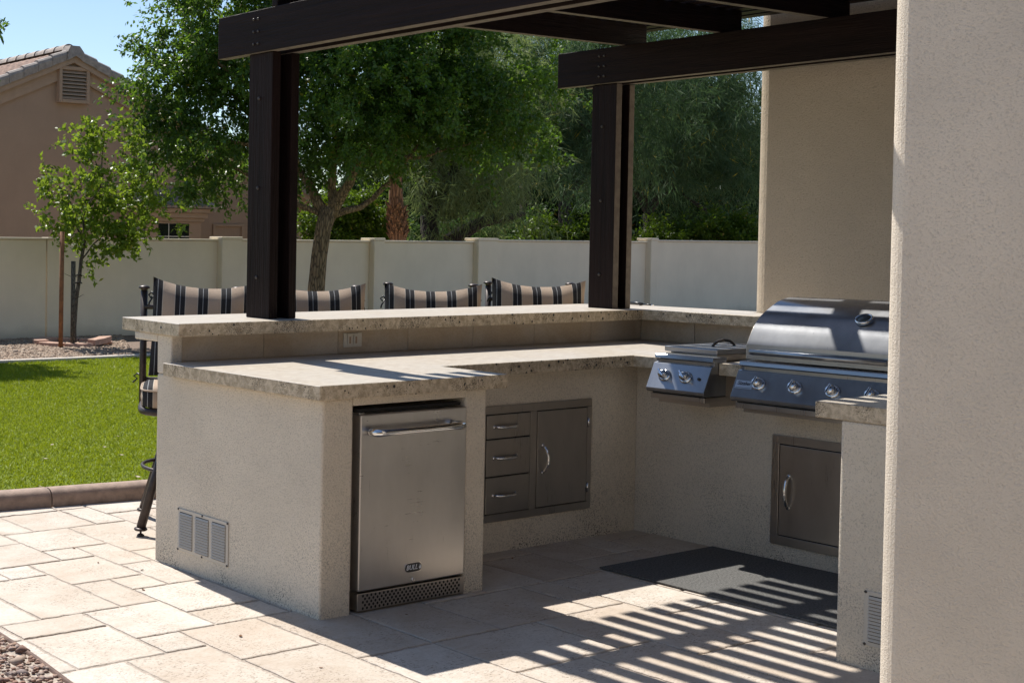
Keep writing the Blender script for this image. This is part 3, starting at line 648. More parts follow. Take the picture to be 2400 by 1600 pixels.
while 4.972+0.146*k < 7.75:
    x = 4.972+0.146*k
    if sm is None:
        sm = MB().box(-0.0455, 0.0455, 0.55, 5.62, 0.0, 0.036).mesh('slat', MT['wood_y'])
    o = part('slat', sm, MT['wood_y'], pg, local=True); o.location = Vector((x+0.0455, 0, pz(x)+0.1405))-pg.location
    k += 1
#@@OBJECTS
# ------------------------------------------------------------------ refrigerator
X0, X1, FYF = 4.098, 4.758, 4.122
fr = thing('outdoor_fridge', 'stainless steel undercounter fridge with chrome bar handle built into the island end', 'fridge', ((X0+X1)/2, 4.40, 0.0))
part('body', MB().box(4.088, 4.75, 4.182, 4.66, 0.012, 0.884), MT['steel_d'], fr, 0.004)
part('top_trim', MB().box(4.098, 4.748, 4.150, 4.183, 0.872, 0.886), MT['dark'], fr, 0.002)
dr = part('door', MB().box(X0, X1, FYF, 4.178, 0.096, 0.866), MT['steel_x'], fr, 0.006, 3)
hz = 0.792
hp = [(4.152, FYF, hz), (4.140, FYF-0.030, hz), (4.150, FYF-0.050, hz), (4.180, FYF-0.058, hz), (4.34, FYF-0.060, hz), (4.52, FYF-0.060, hz), (4.640, FYF-0.058, hz), (4.670, FYF-0.050, hz), (4.680, FYF-0.030, hz), (4.668, FYF, hz)]
h_ = part('handle', MB().tube(hp, [0.018, 0.019, 0.019, 0.0175, 0.015, 0.015, 0.0175, 0.019, 0.019, 0.018], 16), MT['chrome'], dr)
part('hinge_cap', MB().box(4.100, 4.132, 4.135, 4.172, 0.8662, 0.873), MT['chrome'], fr, 0.003)
def stadium(cx, cz, w_, h, n=10):
    r = h/2; return [(cx+s*(w_/2-r)+r*math.cos(a), cz+r*math.sin(a)) for s, a0 in ((1, -PI/2), (-1, PI/2)) for a in [a0+PI*k/n for k in range(n+1)]]
def plate(poly, y0, y1):
    n = len(poly); mb = MB(); v = [(x, y0, z) for x, z in poly]+[(x, y1, z) for x, z in poly]
    mb.add(v, [tuple(range(n)), tuple(range(n, 2*n))[::-1]]+[(i, n+i, n+(i+1) % n, (i+1) % n) for i in range(n)]); return mb
bx, bz = 4.428, 0.168
bd = part('badge_rim', plate(stadium(bx, bz, 0.104, 0.043), FYF-0.003, FYF+0.001), MT['chrome'], dr)
part('badge_face', plate(stadium(bx, bz, 0.100, 0.039), FYF-0.0045, FYF-0.0028), MT['black_ink'], dr)
def put_text(txt, size, o, xa, ya, za, parent, mat, shear=0.0, name='lettering', offset=0.0):
    me = text_mesh(txt, size, shear, 0.0006, offset); me.transform(basis(Vector(o)-root_of(parent).location, xa, ya, za)); me.materials.clear(); me.materials.append(mat)
    ob = bpy.data.objects.new(name, me); COL.objects.link(ob); ob.parent = parent; return ob
put_text('BULL', 0.031, (bx-0.012, FYF-0.0052, bz), (1, 0, 0), (0, 0, 1), (0, -1, 0), dr, MT['silver_ink'], 0.3, offset=0.0002)
fl = [(-0.006, -0.010), (0.004, -0.011), (0.009, -0.005), (0.010, 0.002), (0.006, 0.006), (0.005, 0.001), (0.003, 0.009), (-0.001, 0.014), (-0.001, 0.006), (-0.006, 0.001), (-0.008, -0.005)]
part('badge_flame', plate([(bx+0.039+a*0.8, bz+b*0.9) for a, b in fl], FYF-0.0056, FYF-0.0040), MT['silver_ink'], dr)
part('lock', MB().lathe([(0.0095, 0), (0.0095, 0.004), (0.006, 0.0055), (0.0055, 0.003)], 14, basis((4.428, FYF, 0.113), (1, 0, 0), (0, 0, 1), (0, -1, 0))), MT['chrome'], dr)
kg = part('kick_grille', MB().box(X0-0.002, X1+0.003, 4.124, 4.18, 0.010, 0.087), MT['steel_d'], fr, 0.003)
mb = MB()
for r_ in range(5):
    for c_ in range(25 if r_ % 2 == 0 else 24):
        x = X0+0.030+(0.0 if r_ % 2 == 0 else 0.0125)+c_*0.025; z = 0.0215+r_*0.0136
        v = [(x+0.0066*math.cos(2*PI*k/10), 4.1236, z+0.0066*math.sin(2*PI*k/10)) for k in range(10)]
        mb.add(v, [tuple(range(10))])
        v2 = [(x+0.0066*math.cos(2*PI*k/10), 4.1232, z+0.0066*math.sin(2*PI*k/10)) for k in range(10)]
part('vent_hole', mb, MT['dark'], kg, kind='stuff')
for x in (4.13, 4.72): part('foot', MB().lathe([(0.016, 0.0005), (0.016, 0.006), (0.008, 0.0065), (0.008, 0.0125)], 10, Matrix.Translation((x, 4.2, 0))), MT['dark'], fr)

# ------------------------------------------------------------------ drawer and door unit on the inner wall, access door under the grill
STN = MT['steel_d']
du = thing('drawer_and_door_unit', 'dull stainless unit with three drawers beside one door, right of the fridge', 'drawer unit', (5.86, 4.61, 0.165))
YW = 4.609
def fx(a, b, c, d, parent=du, y=4.597): return part('frame_rail', MB().box(a, b, y, YW, c, d), STN, parent, 0.0015)
a0, a1, b0, b1 = 5.42, 6.30, 0.165, 0.768
fx(a0, a1, 0.727, b1); fx(a0, a1, b0, 0.204); fx(a0, 5.452, 0.2045, 0.7265); fx(5.797, 5.847, 0.2045, 0.7265); fx(6.264, a1, 0.2045, 0.7265)
part('back_panel', MB().box(5.4525, 6.2635, 4.606, 4.6085, 0.2045, 0.7265), MT['dark'], du)
def arc_handle(parent, p0, p1, out, r=0.0082, bulge=0.034, mat=None):
    p0, p1, out = np.array(p0), np.array(p1), np.array(out); pts = []
    for k in range(13):
        t = k/12; pts.append(p0+(p1-p0)*t+out*bulge*math.sin(PI*t)**0.6)
    mb = MB().tube(pts, r, 10)
    for p in (p0, p1):
        z_ = out; x_ = (p1-p0)/np.linalg.norm(p1-p0); y_ = np.cross(z_, x_); mb.lathe([(0.011, 0), (0.010, 0.004), (0.006, 0.006)], 12, basis(p, x_, y_, z_))
    return part('handle', mb, MT['chrome'], parent)
for z0, z1, hz_ in ((0.600, 0.722, 0.661), (0.404, 0.594, 0.499), (0.209, 0.398, 0.303)):
    d_ = part('drawer', MB().box(5.457, 5.792, 4.5955, 4.6055, z0, z1), STN, du, 0.002)
    arc_handle(d_, (5.512, 4.5955, hz_), (5.686, 4.5955, hz_), (0, -1, 0))
d_ = part('door', MB().box(5.852, 6.258, 4.5955, 4.6055, 0.210, 0.722), STN, du, 0.002)
arc_handle(d_, (5.897, 4.5955, 0.393), (5.897, 4.5955, 0.540), (0, -1, 0), bulge=0.036)
for z in (0.64, 0.283): part('hinge', MB().tube([(6.266, 4.592, z-0.026), (6.266, 4.592, z+0.026)], 0.006, 8), MT['chrome'], d_)
ad = thing('access_door', 'dull stainless single access door with arched handle on the wall below the grill', 'access door', (6.70, 3.61, 0.09))
XW = 6.704; y0_, y1_ = 3.39, 3.83
for a, b, c, d in ((y0_, y1_, 0.606, 0.650), (y0_, y1_, 0.090, 0.135), (3.793, y1_, 0.1355, 0.6055), (y0_, 3.427, 0.1355, 0.6055)):
    part('frame_rail', MB().box(6.692, XW, a, b, c, d), STN, ad, 0.0015)
part('back_panel', MB().box(6.701, 6.7035, 3.4275, 3.7925, 0.1355, 0.6055), MT['dark'], ad)
d_ = part('door', MB().box(6.6905, 6.7005, 3.432, 3.788, 0.140, 0.601), STN, ad, 0.002)
arc_handle(d_, (6.6905, 3.741, 0.285), (6.6905, 3.741, 0.446), (-1, 0, 0), bulge=0.036)

# ------------------------------------------------------------------ grill and side burner
SY = MT['steel_y']
def panel(name_parent, ya, yb, nholes):
    pr = [(6.58, 1.034), (6.466, 1.033), (6.461, 1.029), (6.457, 1.011), (6.476, 1.006), (6.476, 0.990), (6.452, 0.985), (6.386, 0.856), (6.388, 0.842), (6.398, 0.834), (6.52, 0.834), (6.58, 0.834)]
    p = part('control_panel', MB().extr(pr, 'y', ya, yb), SY, name_parent, 0.0015)
    mb = MB()
    for k in range(nholes):
        y = ya+0.02+(yb-ya-0.04)*(k+0.5)/nholes; w_ = (yb-ya-0.04)/nholes*0.32
        mb.add([(6.4752, y-w_, 0.9925), (6.4752, y+w_-0.004, 0.9925), (6.4752, y+w_, 1.0035), (6.4752, y-w_+0.004, 1.0035)], [(0, 1, 2, 3)])
    part('vent_slot', mb, MT['dark'], p, kind='stuff')
    part('drip_tray', MB().box(6.412, 6.62, ya+0.012, yb-0.012, 0.799, 0.826), STN, name_parent, 0.002)
    part('tray_gap', MB().box(6.425, 6.60, ya+0.014, yb-0.014, 0.826, 0.834), MT['dark'], name_parent)
    part('firebox', MB().box(6.47, 6.99, ya+0.02, yb-0.02, 0.775, 1.004), STN, name_parent)
    return p
PU = Vector((0.066, 0, 0.129)).normalized(); PN = Vector((-PU.z, 0, PU.x)); PYV = Vector((0, -1, 0))
def on_panel(y, z, out=0.0):
    t = (z-0.856)/(0.985-0.856); return Vector((6.386+0.066*t, y, z))+PN*out
def knob(parent, y, z, rot, r=0.029):
    m_ = basis(on_panel(y, z, 0.0006), PYV, PU, PN)
    k_ = part('knob', MB().lathe([(r*0.80, 0.008), (r*0.82, 0.018), (r*0.80, 0.028), (r*0.70, 0.036), (r*0.45, 0.041), (0.002, 0.0425)], 22, m_), MT['chrome'], parent)
    part('bezel', MB().lathe([(r*1.16, 0.0), (r*1.16, 0.004), (r*1.05, 0.009), (r*0.84, 0.010)], 22, m_), MT['chrome'], k_)
    rm = m_ @ Matrix.Rotation(rot, 4, 'Z'); mb = MB().box(-0.0055, 0.0055, -r*0.80, r*0.86, 0.030, 0.050); mb.v = [tuple(rm @ Vector(p)) for p in mb.v]
    part('grip', mb, MT['chrome'], k_, 0.002)
    rm2 = m_; mb = MB()
    for j in range(9):
        a = R_(200+j*17); c_, s_ = math.cos(a), math.sin(a)
        mb.add([tuple(rm2 @ Vector((c_*r*q-s_*o, s_*r*q+c_*o, 0.0103+0.0001))) for q, o in ((0.86, -0.0008), (1.02, -0.0008), (1.02, 0.0008), (0.86, 0.0008))], [(0, 1, 2, 3)])
    return k_
gr = thing('built_in_grill', 'large built-in stainless grill with domed hood and row of chrome knobs', 'grill', (6.75, 3.485, 0.8))
panel(gr, 3.10, 3.872, 48)
for y in (3.748, 3.570, 3.393, 3.218): knob(gr, y, 0.927, -0.25)
pl_ = part('nameplate', MB().box(-0.043, 0.043, -0.022, 0.022, 0, 0.0016), MT['plate'], gr)
pl_.data.transform(Matrix.Translation(-Vector(gr.location)+Vector((0, 0, 0))))
pl_.data.transform(Matrix.Translation(Vector(gr.location))) ; pl_.data.transform(Matrix.Translation(Vector(gr.location)))
pl_.data.transform(basis(on_panel(3.820, 0.918, 0.0006), PYV, PU, PN)); pl_.data.transform(Matrix.Translation(-Vector(gr.location)))
put_text('Sizzler', 0.026, on_panel(3.820, 0.923, 0.0026), PYV, PU, PN, gr, MT['black_ink'], 0.15, offset=0.0005)
fl2 = MB().box(-0.039, 0.039, -0.0185, -0.0165, 0.0018, 0.0022); fl2.v = [tuple(basis(on_panel(3.820, 0.918, 0.0006), PYV, PU, PN) @ Vector(p)) for p in fl2.v]
part('plate_line', fl2, MT['black_ink'], gr)
HP = [(6.487, 1.043), (6.489, 1.118), (6.502, 1.140), (6.525, 1.177), (6.543, 1.202), (6.563, 1.224), (6.585, 1.244), (6.610, 1.262), (6.642, 1.280), (6.675, 1.295), (6.710, 1.311), (6.744, 1.325), (6.791, 1.339), (6.850, 1.349), (6.92, 1.350), (6.98, 1.340), (7.04, 1.310), (7.08, 1.25), (7.10, 1.17), (7.10, 1.043)]
hd = part('hood', MB().extr(HP, 'y', 3.118, 3.852, 0, True), SY, gr)
for p in hd.data.polygons: p.use_smooth = len(p.vertices) == 4
sp_ = hd.modifiers.new('edges', 'EDGE_SPLIT'); sp_.split_angle = R_(28)
mb = MB(); 
cap = [(x*1.0, z) for x, z in HP]
for (ya, yb) in ((3.8522, 3.858), (3.112, 3.1178)): part('hood_end_cap', MB().extr([(x+(0.004 if x < 6.8 else -0.004), z-(0.004 if z > 1.05 else 0)) for x, z in HP], 'y', ya, yb), STN, hd)
h_ = part('handle', MB().tube([(6.440, 3.805, 1.083), (6.440, 3.165, 1.083)], 0.0145, 16), MT['steel_y'], hd)
for y in (3.775, 3.195): part('handle_stand', MB().tube([(6.449, y, 1.083), (6.489, y, 1.088)], 0.010, 10), MT['chrome'], hd)
gm = basis((6.606, 3.352, 1.2615), (0, -1, 0), Vector((0.82, 0, 0.57)).normalized(), Vector((-0.57, 0, 0.82)).normalized())
gg = part('gauge', MB().lathe([(0.039, 0.0), (0.039, 0.014), (0.036, 0.019), (0.032, 0.019), (0.031, 0.016)], 26, gm), MT['chrome'], hd)
gm2 = gm @ Matrix.Translation((0, 0, 0.0165)); part('gauge_face', MB().lathe([(0.0312, 0.0), (0.0312, 0.0004), (0.001, 0.0006)], 26, gm2), MT['dial'], gr)
sb = thing('side_burner', 'small two-knob stainless side burner with flat lid left of the big grill', 'side burner', (6.75, 4.175, 0.8))
panel(sb, 4.012, 4.336, 11)
for y in (4.250, 4.132): knob(sb, y, 0.922, 0.75)
part('igniter', MB().lathe([(0.008, 0), (0.008, 0.006), (0.005, 0.010), (0.001, 0.011)], 14, basis(on_panel(4.058, 0.920, 0.0005), PYV, PU, PN)), MT['bolt'], sb)
part('burner_base', MB().box(6.575, 7.06, 4.062, 4.322, 1.0065, 1.041), STN, sb, 0.003)
ld = part('lid', MB().box(6.548, 7.09, 4.044, 4.341, 1.042, 1.070), SY, sb, 0.004)
pts = [(6.74, 4.19, 1.069), (6.752, 4.19, 1.080), (6.785, 4.19, 1.096), (6.84, 4.19, 1.103), (6.895, 4.19, 1.096), (6.928, 4.19, 1.080), (6.94, 4.19, 1.069)]
part('lid_handle', MB().tube(pts, 0.007, 10), MT['bolt'], ld)

# ------------------------------------------------------------------ mat, tool on the bar
tag(part('floor_mat', MB().box(5.742, 6.682, 2.90, 4.130, 0.003, 0.011), MT['mat'], None, 0.002), 'charcoal woven floor mat lying on the paving in front of the grill', 'mat')
tl = thing('barbecue_lighter', 'slim black stick lighter lying on the corner of the bar counter', 'lighter', (7.93, 5.44, 1.2055))
d0, d1 = np.array((7.965, 5.545)), np.array((7.905, 5.340))
def on_l(t): return d0+(d1-d0)*t
p0, p1, p2 = on_l(0), on_l(0.62), on_l(1.0)
part('lighter_body', MB().tube([(*p0, 1.2185), (*on_l(0.3), 1.220), (*p1, 1.2175)], [0.010, 0.011, 0.008], 8), MT['black_ink'], tl)
part('lighter_wand', MB().tube([(*p1, 1.2175), (*p2, 1.2155)], 0.005, 8), MT['black_ink'], tl)
part('lighter_tip', MB().tube([(*p2, 1.2155), (*on_l(1.07), 1.2150)], 0.005, 8), MT['chrome'], tl)
part('lighter_guard', MB().tube([(*on_l(0.42), 1.2165), (*on_l(0.48), 1.209), (*on_l(0.58), 1.2105)], 0.003, 6), MT['black_ink'], tl)

# ------------------------------------------------------------------ bar stools
def pillow(w_, h, t, sag, nx=28, nz=14, ax='xz', corner=0.06):
    """knife-edge cushion in local x/z with a sagging top edge"""
    mb = MB(); V = []
    for side in (-1, 1):
        for j in range(nz+1):
            for i in range(nx+1):
                u = -1+2*i/nx; v = -1+2*j/nz
                x = u*w_/2*(1-0.035*(1-v*v)); z = v*h/2
                top = (v+1)/2; z += top*sag*(abs(u)**2.2-0.75)+(1-top)*0.015*(1-u*u)
                fall = max(0.0, (1-abs(u)**3.5))*max(0.0, (1-abs(v)**3.0)); y = side*t/2*fall**0.55
                y += 0.006*math.sin(7*u+3*v)*fall
                V.append((x, y, z))
    n1 = (nx+1)*(nz+1); fs = []
    for j in range(nz):
        for i in range(nx):
            a = j*(nx+1)+i; fs.append((a, a+1, a+nx+2, a+nx+1)); b = a+n1; fs.append((b, b+nx+1, b+nx+2, b+1))
    mb.add(V, fs, 0, True); return mb
def make_stool():
    t = thing('bar_stool', 'x', 'bar stool', (0, 0, 0), 'bar stools along the raised counter')
    I = MT['iron']
    for sx in (-1, 1):
        for sy in (-1, 1):
            lg = part('leg', MB().tube([(sx*0.105, sy*0.105, 0.60), (sx*0.258, sy*0.258, 0.045)], [0.0235, 0.0255], 12), I, t, local=True)
            m_ = Matrix.Translation((sx*0.259, sy*0.259, 0)); part('foot', MB().lathe([(0.0195, 0.0005), (0.021, 0.005), (0.012, 0.012), (0.006, 0.013), (0.006, 0.030), (0.034, 0.031), (0.038, 0.037), (0.034, 0.044), (0.020, 0.047)], 14, m_), I, lg, local=True)
    ring = [(0.262*math.cos(2*PI*k/32), 0.262*math.sin(2*PI*k/32), 0.345) for k in range(33)]
    part('foot_ring', MB().tube(ring, 0.0105, 8, cap=False), I, t, local=True)
    for sx, sy in ((1, 1), (-1, 1), (-1, -1), (1, -1)): pass
    part('swivel', MB().lathe([(0.17, 0.595), (0.17, 0.615), (0.05, 0.62), (0.05, 0.645), (0.20, 0.65), (0.20, 0.658)], 20), I, t, local=True)
    n = 40; sq = []
    for k in range(n+1):
        a = 2*PI*k/n; c, s = math.cos(a), math.sin(a); sq.append((0.268*math.copysign(abs(c)**0.45, c), 0.25*math.copysign(abs(s)**0.45, s), 0.672))
    part('seat_frame', MB().tube(sq, 0.021, 10, cap=False), I, t, local=True)
    mb = MB(); nx = 22; V = []
    # boxed seat cushion
    prof = [(0.90, 0.690), (1.0, 0.700), (1.02, 0.745), (1.0, 0.790), (0.93, 0.806), (0.75, 0.815), (0.4, 0.823), (0.05, 0.825)]
    seg = 40; rings = []
    for q, z in prof:
        for k in range(seg):
            a = 2*PI*k/seg; c, s = math.cos(a), math.sin(a); rings.append((0.268*q*math.copysign(abs(c)**0.38, c), 0.248*q*math.copysign(abs(s)**0.38, s)-0.01, z))
    mb.add(rings, [(i*seg+k, i*seg+(k+1) % seg, (i+1)*seg+(k+1) % seg, (i+1)*seg+k) for i in range(len(prof)-1) for k in range(seg)]+[tuple((len(prof)-1)*seg+k for k in range(seg)), tuple(range(seg))[::-1]], 0, True)
    sc = part('seat_cushion', mb, MT['stripe_seat'], t, local=True)
    pp = [(0.268*1.012*math.copysign(abs(math.cos(2*PI*k/40))**0.38, math.cos(2*PI*k/40)), 0.248*1.012*math.copysign(abs(math.sin(2*PI*k/40))**0.38, math.sin(2*PI*k/40))-0.01, 0.789) for k in range(41)]
    part('piping', MB().tube(pp, 0.005, 6, cap=False), MT['piping'], sc, local=True)
    for sx in (-1, 1):
        po = part('back_post', MB().tube([(sx*0.272, 0.235, 0.655), (sx*0.272, 0.262, 0.95), (sx*0.270, 0.305, 1.312)], 0.0205, 12), I, t, local=True)
        part('finial', MB().lathe([(0.019, 0.0), (0.019, 0.010), (0.032, 0.016), (0.034, 0.022), (0.026, 0.030), (0.010, 0.034)], 16, Matrix.Translation((sx*0.270, 0.305, 1.311))), I, po, local=True)
    for z, y in ((0.80, 0.249), (1.22, 0.284)): part('back_rail', MB().tube([(-0.272, y, z), (0.272, y, z)], 0.014, 10), I, t, local=True)
    bc = pillow(0.615, 0.56, 0.19, 0.055); th = R_(-6)
    bc.v = [(x+0.010, 0.205+y*math.cos(th)-z*math.sin(th), 1.075+y*math.sin(th)+z*math.cos(th)) for x, y, z in bc.v]
    b_ = part('back_cushion', bc, MT['stripe'], t, local=True)
    for sx in (-1, 1):
        loop = [(sx*0.285, 0.268, 1.255), (sx*0.300, 0.285, 1.275), (sx*0.318, 0.292, 1.258), (sx*0.306, 0.286, 1.242), (sx*0.292, 0.270, 1.250), (sx*0.312, 0.262, 1.215), (sx*0.316, 0.258, 1.195)]
        part('tie', MB().tube(loop, 0.0055, 6), MT['black_ink'], b_, local=True)
        loop = [(sx*0.270, 0.262, 0.815), (sx*0.305, 0.285, 0.83), (sx*0.325, 0.30, 0.812), (sx*0.305, 0.285, 0.80), (sx*0.33, 0.29, 0.775)]
        part('tie', MB().tube(loop, 0.0055, 6), MT['black_ink'], sc, local=True)
    return t
st0 = make_stool()
SL = ['striped bar stool at the left end of the counter, its seat and legs in view',
      'striped bar stool half hidden behind the left pergola post',
      'striped bar stool with both dark back posts showing above the counter, second from the right',
      'striped bar stool next to the right pergola post']
for i, (px, rz) in enumerate(((457, -37), (733, -38), (1010, -44), (1243, -43))):
    o = st0 if i == 0 else copy_tree(st0)
    bcp = at_y(px, 690, 6.05); a = R_(rz)
    o.location = (bcp[0]+0.24*math.sin(a), bcp[1]-0.24*math.cos(a), 0.0); o.rotation_euler = (0, 0, a); o['label'] = SL[i]
    o.location.x = bcp[0]-0.24*(-math.sin(a))
    for ch in o.children:
        if ch.name.startswith('back_cushion'): ch.location = ((0.03, 0, 0.022), (0.0, 0, -0.008), (0.0, 0, -0.022), (0.012, 0, 0.0))[i]; ch.rotation_euler = (0, (0.035, 0, 0.0, 0.02)[i], 0)
    if i == 0: o.location.x -= 0.045; o.location.y -= 0.02

# ------------------------------------------------------------------ fallen leaves
def leaf_obj(name, loc, size, mat, a, label, group):
    mb = MB(); n = 6; V = []
    for k in range(n+1):
        t = k/n; w_ = size*0.32*math.sin(PI*min(1, t*0.95+0.04)); z = size*0.30*(t-0.5)**2
        V += [(size*(t-0.5), -w_, z+size*0.12), (size*(t-0.5), 0, z), (size*(t-0.5), w_, z+size*0.12)]
    mb.add(V, [(3*k+b, 3*k+3+b, 3*k+4+b, 3*k+1+b) for k in range(n) for b in (0, 1)], 0, True)
    o = part(name, mb, mat); o.location = loc; o.rotation_euler = (rr.uniform(-.2, .2), rr.uniform(-.2, .2), a); tag(o, label, 'leaf', group); return o
for i, (px, py) in enumerate(((173, 1285), (230, 1319), (333, 1336), (336, 1383), (564, 1491), (953, 1440), (1201, 1309), (1188, 1420), (752, 1565))):
    p = on_ground(px, py); leaf_obj('fallen_leaf', (p[0], p[1], 0.002), rr.uniform(0.014, 0.026), MT['dryleaf'], rr.uniform(0, 6), 'small curled brown leaf fallen on the travertine paving', 'brown leaves fallen on the paving')
for px, py in ((275, 1026), (245, 1051), (122, 1046), (106, 1079), (285, 1070), (323, 1122), (214, 1137), (96, 1145), (268, 862), (121, 896), (234, 922)):
    p = on_ground(px, py, 0.05); leaf_obj('fallen_leaf', (p[0], p[1], 0.062), rr.uniform(0.025, 0.045), MT['paleleaf'], rr.uniform(0, 6), 'small pale dry leaf lying on the green turf', 'pale leaves fallen on the lawn')
#@@GARDEN
# ------------------------------------------------------------------ foliage
def unit(n):
    v = rng.normal(size=(n, 3)); return v/np.linalg.norm(v, axis=1, keepdims=True)
def leaves(blobs, ncl, per, llen, lwid, twig, droop=0.25, shell=0.42, flat=0.5, var=0.25, sprays=None, spray=0.5):
    """leaf quads on twigs, the twigs gathered into sprays (boughs) that fill the blobs; returns verts, quads, tone"""
    wts = np.array([b[2] for b in blobs], float); wts /= wts.sum()
    ns = sprays or max(12, ncl//16)
    idx = rng.choice(len(blobs), ns, p=wts)
    c = np.array([b[0] for b in blobs])[idx]; r = np.array([b[1] for b in blobs])[idx]
    d = unit(ns); rad = rng.uniform(0, 1, ns)**shell
    sp = c+d*r*rad[:, None]
    sd_ = d*np.array((1, 1, 0.7))+unit(ns)*0.55; sd_[:, 2] -= droop*0.6; sd_ /= np.linalg.norm(sd_, axis=1, keepdims=True)
    stone = rng.normal(0.5, var*0.6, ns)
    si = rng.integers(0, ns, ncl); tt = rng.uniform(-0.5, 0.6, ncl)
    sl_ = spray*rng.uniform(0.6, 1.35, ns)
    wid = (0.34*(1-np.abs(tt)*1.1)).clip(0.05)
    p = sp[si]+sd_[si]*(tt*sl_[si])[:, None]+rng.normal(0, 1, (ncl, 3))*np.array((1, 1, 0.75))*(wid*sl_[si]*0.62)[:, None]
    p[:, 2] -= 0.35*droop*(np.maximum(tt, 0)**2)*sl_[si]
    td = sd_[si]*0.8+unit(ncl)*0.7; td[:, 2] -= droop; td /= np.linalg.norm(td, axis=1, keepdims=True)
    tw = twig*rng.uniform(0.6, 1.4, ncl)
    tone_c = stone[si]+rng.normal(0, var*0.4, ncl)
    n = ncl*per; t = np.tile((np.arange(per)+0.5)/per, ncl)[:, None]
    base = np.repeat(p, per, 0)+np.repeat(td, per, 0)*t*np.repeat(tw, per)[:, None]+rng.normal(0, 1, (n, 3))*np.repeat(tw, per)[:, None]*0.10
    ax = np.repeat(td, per, 0)*0.55+unit(n)*0.85; ax[:, 2] -= droop*0.8; ax /= np.linalg.norm(ax, axis=1, keepdims=True)
    nr = unit(n)*(1-flat); nr[:, 2] += flat; sd = np.cross(ax, nr); sd /= np.linalg.norm(sd, axis=1, keepdims=True)+1e-9
    up = np.cross(sd, ax)
    L = llen*rng.uniform(0.65, 1.3, n)[:, None]; W = lwid*rng.uniform(0.75, 1.2, n)[:, None]
    V = np.stack([base, base+ax*L*0.45+sd*W*0.5+up*W*0.12, base+ax*L, base+ax*L*0.45-sd*W*0.5+up*W*0.12], 1).reshape(-1, 3)
    tone = np.clip(np.repeat(tone_c, per)+rng.normal(0, var*0.5, n), 0, 0.95); tone[rng.uniform(0, 1, n) < 0.012] = 1.0
    return V, np.arange(4*n).reshape(-1, 4), np.repeat(tone, 4)
def crown(parent, sets, mat, name='crown'):
    off = np.array(parent.location); Vs, Fs, Ts, o = [], [], [], 0
    for s in sets:
        V, Fc, T = leaves(**s); Vs.append(V-off); Fs.append(Fc+o); Ts.append(T); o += len(V)
    me = fast_mesh(name, np.concatenate(Vs), np.concatenate(Fs), mat, np.concatenate(Ts)); return part(name, me, mat, parent, local=True)
def limb(parent, a, b, r0, r1, mat, bend=0.15, seg=9, n=9, name='limb', bow=None):
    a, b = np.array(a, float), np.array(b, float); Lg = np.linalg.norm(b-a); o1 = rng.normal(0, 1, 3)*bend*Lg if bow is None else np.array(bow)
    pts = [a+(b-a)*t+o1*math.sin(PI*t)*0.5+rng.normal(0, 0.012, 3)*Lg*(0 < t < 1) for t in np.linspace(0, 1, n)]
    rad = [(r0+(r1-r0)*t)*rng.uniform(0.93, 1.07) for t in np.linspace(0, 1, n)]
    return part(name, MB().tube(pts, rad, seg), mat, parent), pts
def blob(px, py, rx, ry, D, off=0.0, dep=None, w=None):
    c = at_depth(px, py, D+off); s = (D+off)/F_
    a, b = rx*s, ry*s; return (c, np.array((a, dep or a, b)), w or (a*b*(dep or a))**0.75)

# the shade tree in the gravel bed
D1 = 20.6
tr = thing('shade_tree', 'tall broad green shade tree with leaning brown trunk before the garden wall', 'tree', tuple(np.append(at_depth(742, 700, D1)[:2], 0.0)))
B0 = np.append(at_depth(738, 690, D1)[:2], -0.05); fork = at_depth(770, 492, D1)
trunk = part('trunk', MB().tube([B0, at_depth(740, 690, D1), at_depth(748, 600, D1), at_depth(757, 540, D1), fork], [0.150, 0.134, 0.124, 0.126, 0.138], 14), MT['bark'], tr)
for px, py, dz, r in ((700, 380, 0.6, 0.10), (860, 360, -0.5, 0.115), (560, 200, 1.0, 0.06), (820, 180, 0.3, 0.08), (480, 330, 0.2, 0.05), (1000, 300, 0.3, 0.06)):
    limb(tr, fork+np.array((0, 0, -0.12)), at_depth(px, py, D1+dz), r, r*0.35, MT['bark'], 0.10)
for a_, b_ in (((700, 380), (480, 80)), ((860, 360), (1150, 180)), ((820, 180), (760, 0)), ((700, 380), (430, 330)), ((860, 360), (1120, 330)), ((560, 200), (420, 60))):
    limb(tr, at_depth(*a_, D1), at_depth(*b_, D1+rng.uniform(-.6, .6)), 0.04, 0.012, MT['bark'], 0.12)
bl = [blob(*b) for b in ((470, 40, 120, 100, D1), (430, 130, 95, 90, D1, 0.4), (500, 200, 130, 110, D1, -0.5), (430, 330, 85, 95, D1), (380, 262, 78, 34, D1), (600, 330, 140, 105, D1, 0.8), (620, 130, 170, 140, D1, 0.6), (780, 50, 180, 120, D1, 0.2), (800, 220, 190, 140, D1, -0.6), (790, 350, 130, 70, D1, 0.7), (990, 150, 190, 130, D1, 0.4), (990, 285, 165, 85, D1), (1170, 210, 140, 130, D1, -0.3), (1230, 310, 90, 75, D1, 0.3), (500, 410, 60, 45, D1), (720, -90, 330, 120, D1), (1050, -60, 260, 110, D1, 0.5), (1310, 310, 36, 60, D1), (360, 190, 40, 60, D1, 0.2))]
crown(tr, [dict(blobs=bl, ncl=11500, per=14, llen=0.080, lwid=0.042, twig=0.22, droop=0.35, shell=0.36, flat=0.45, sprays=620, spray=0.85)], MT['leaf_big'])

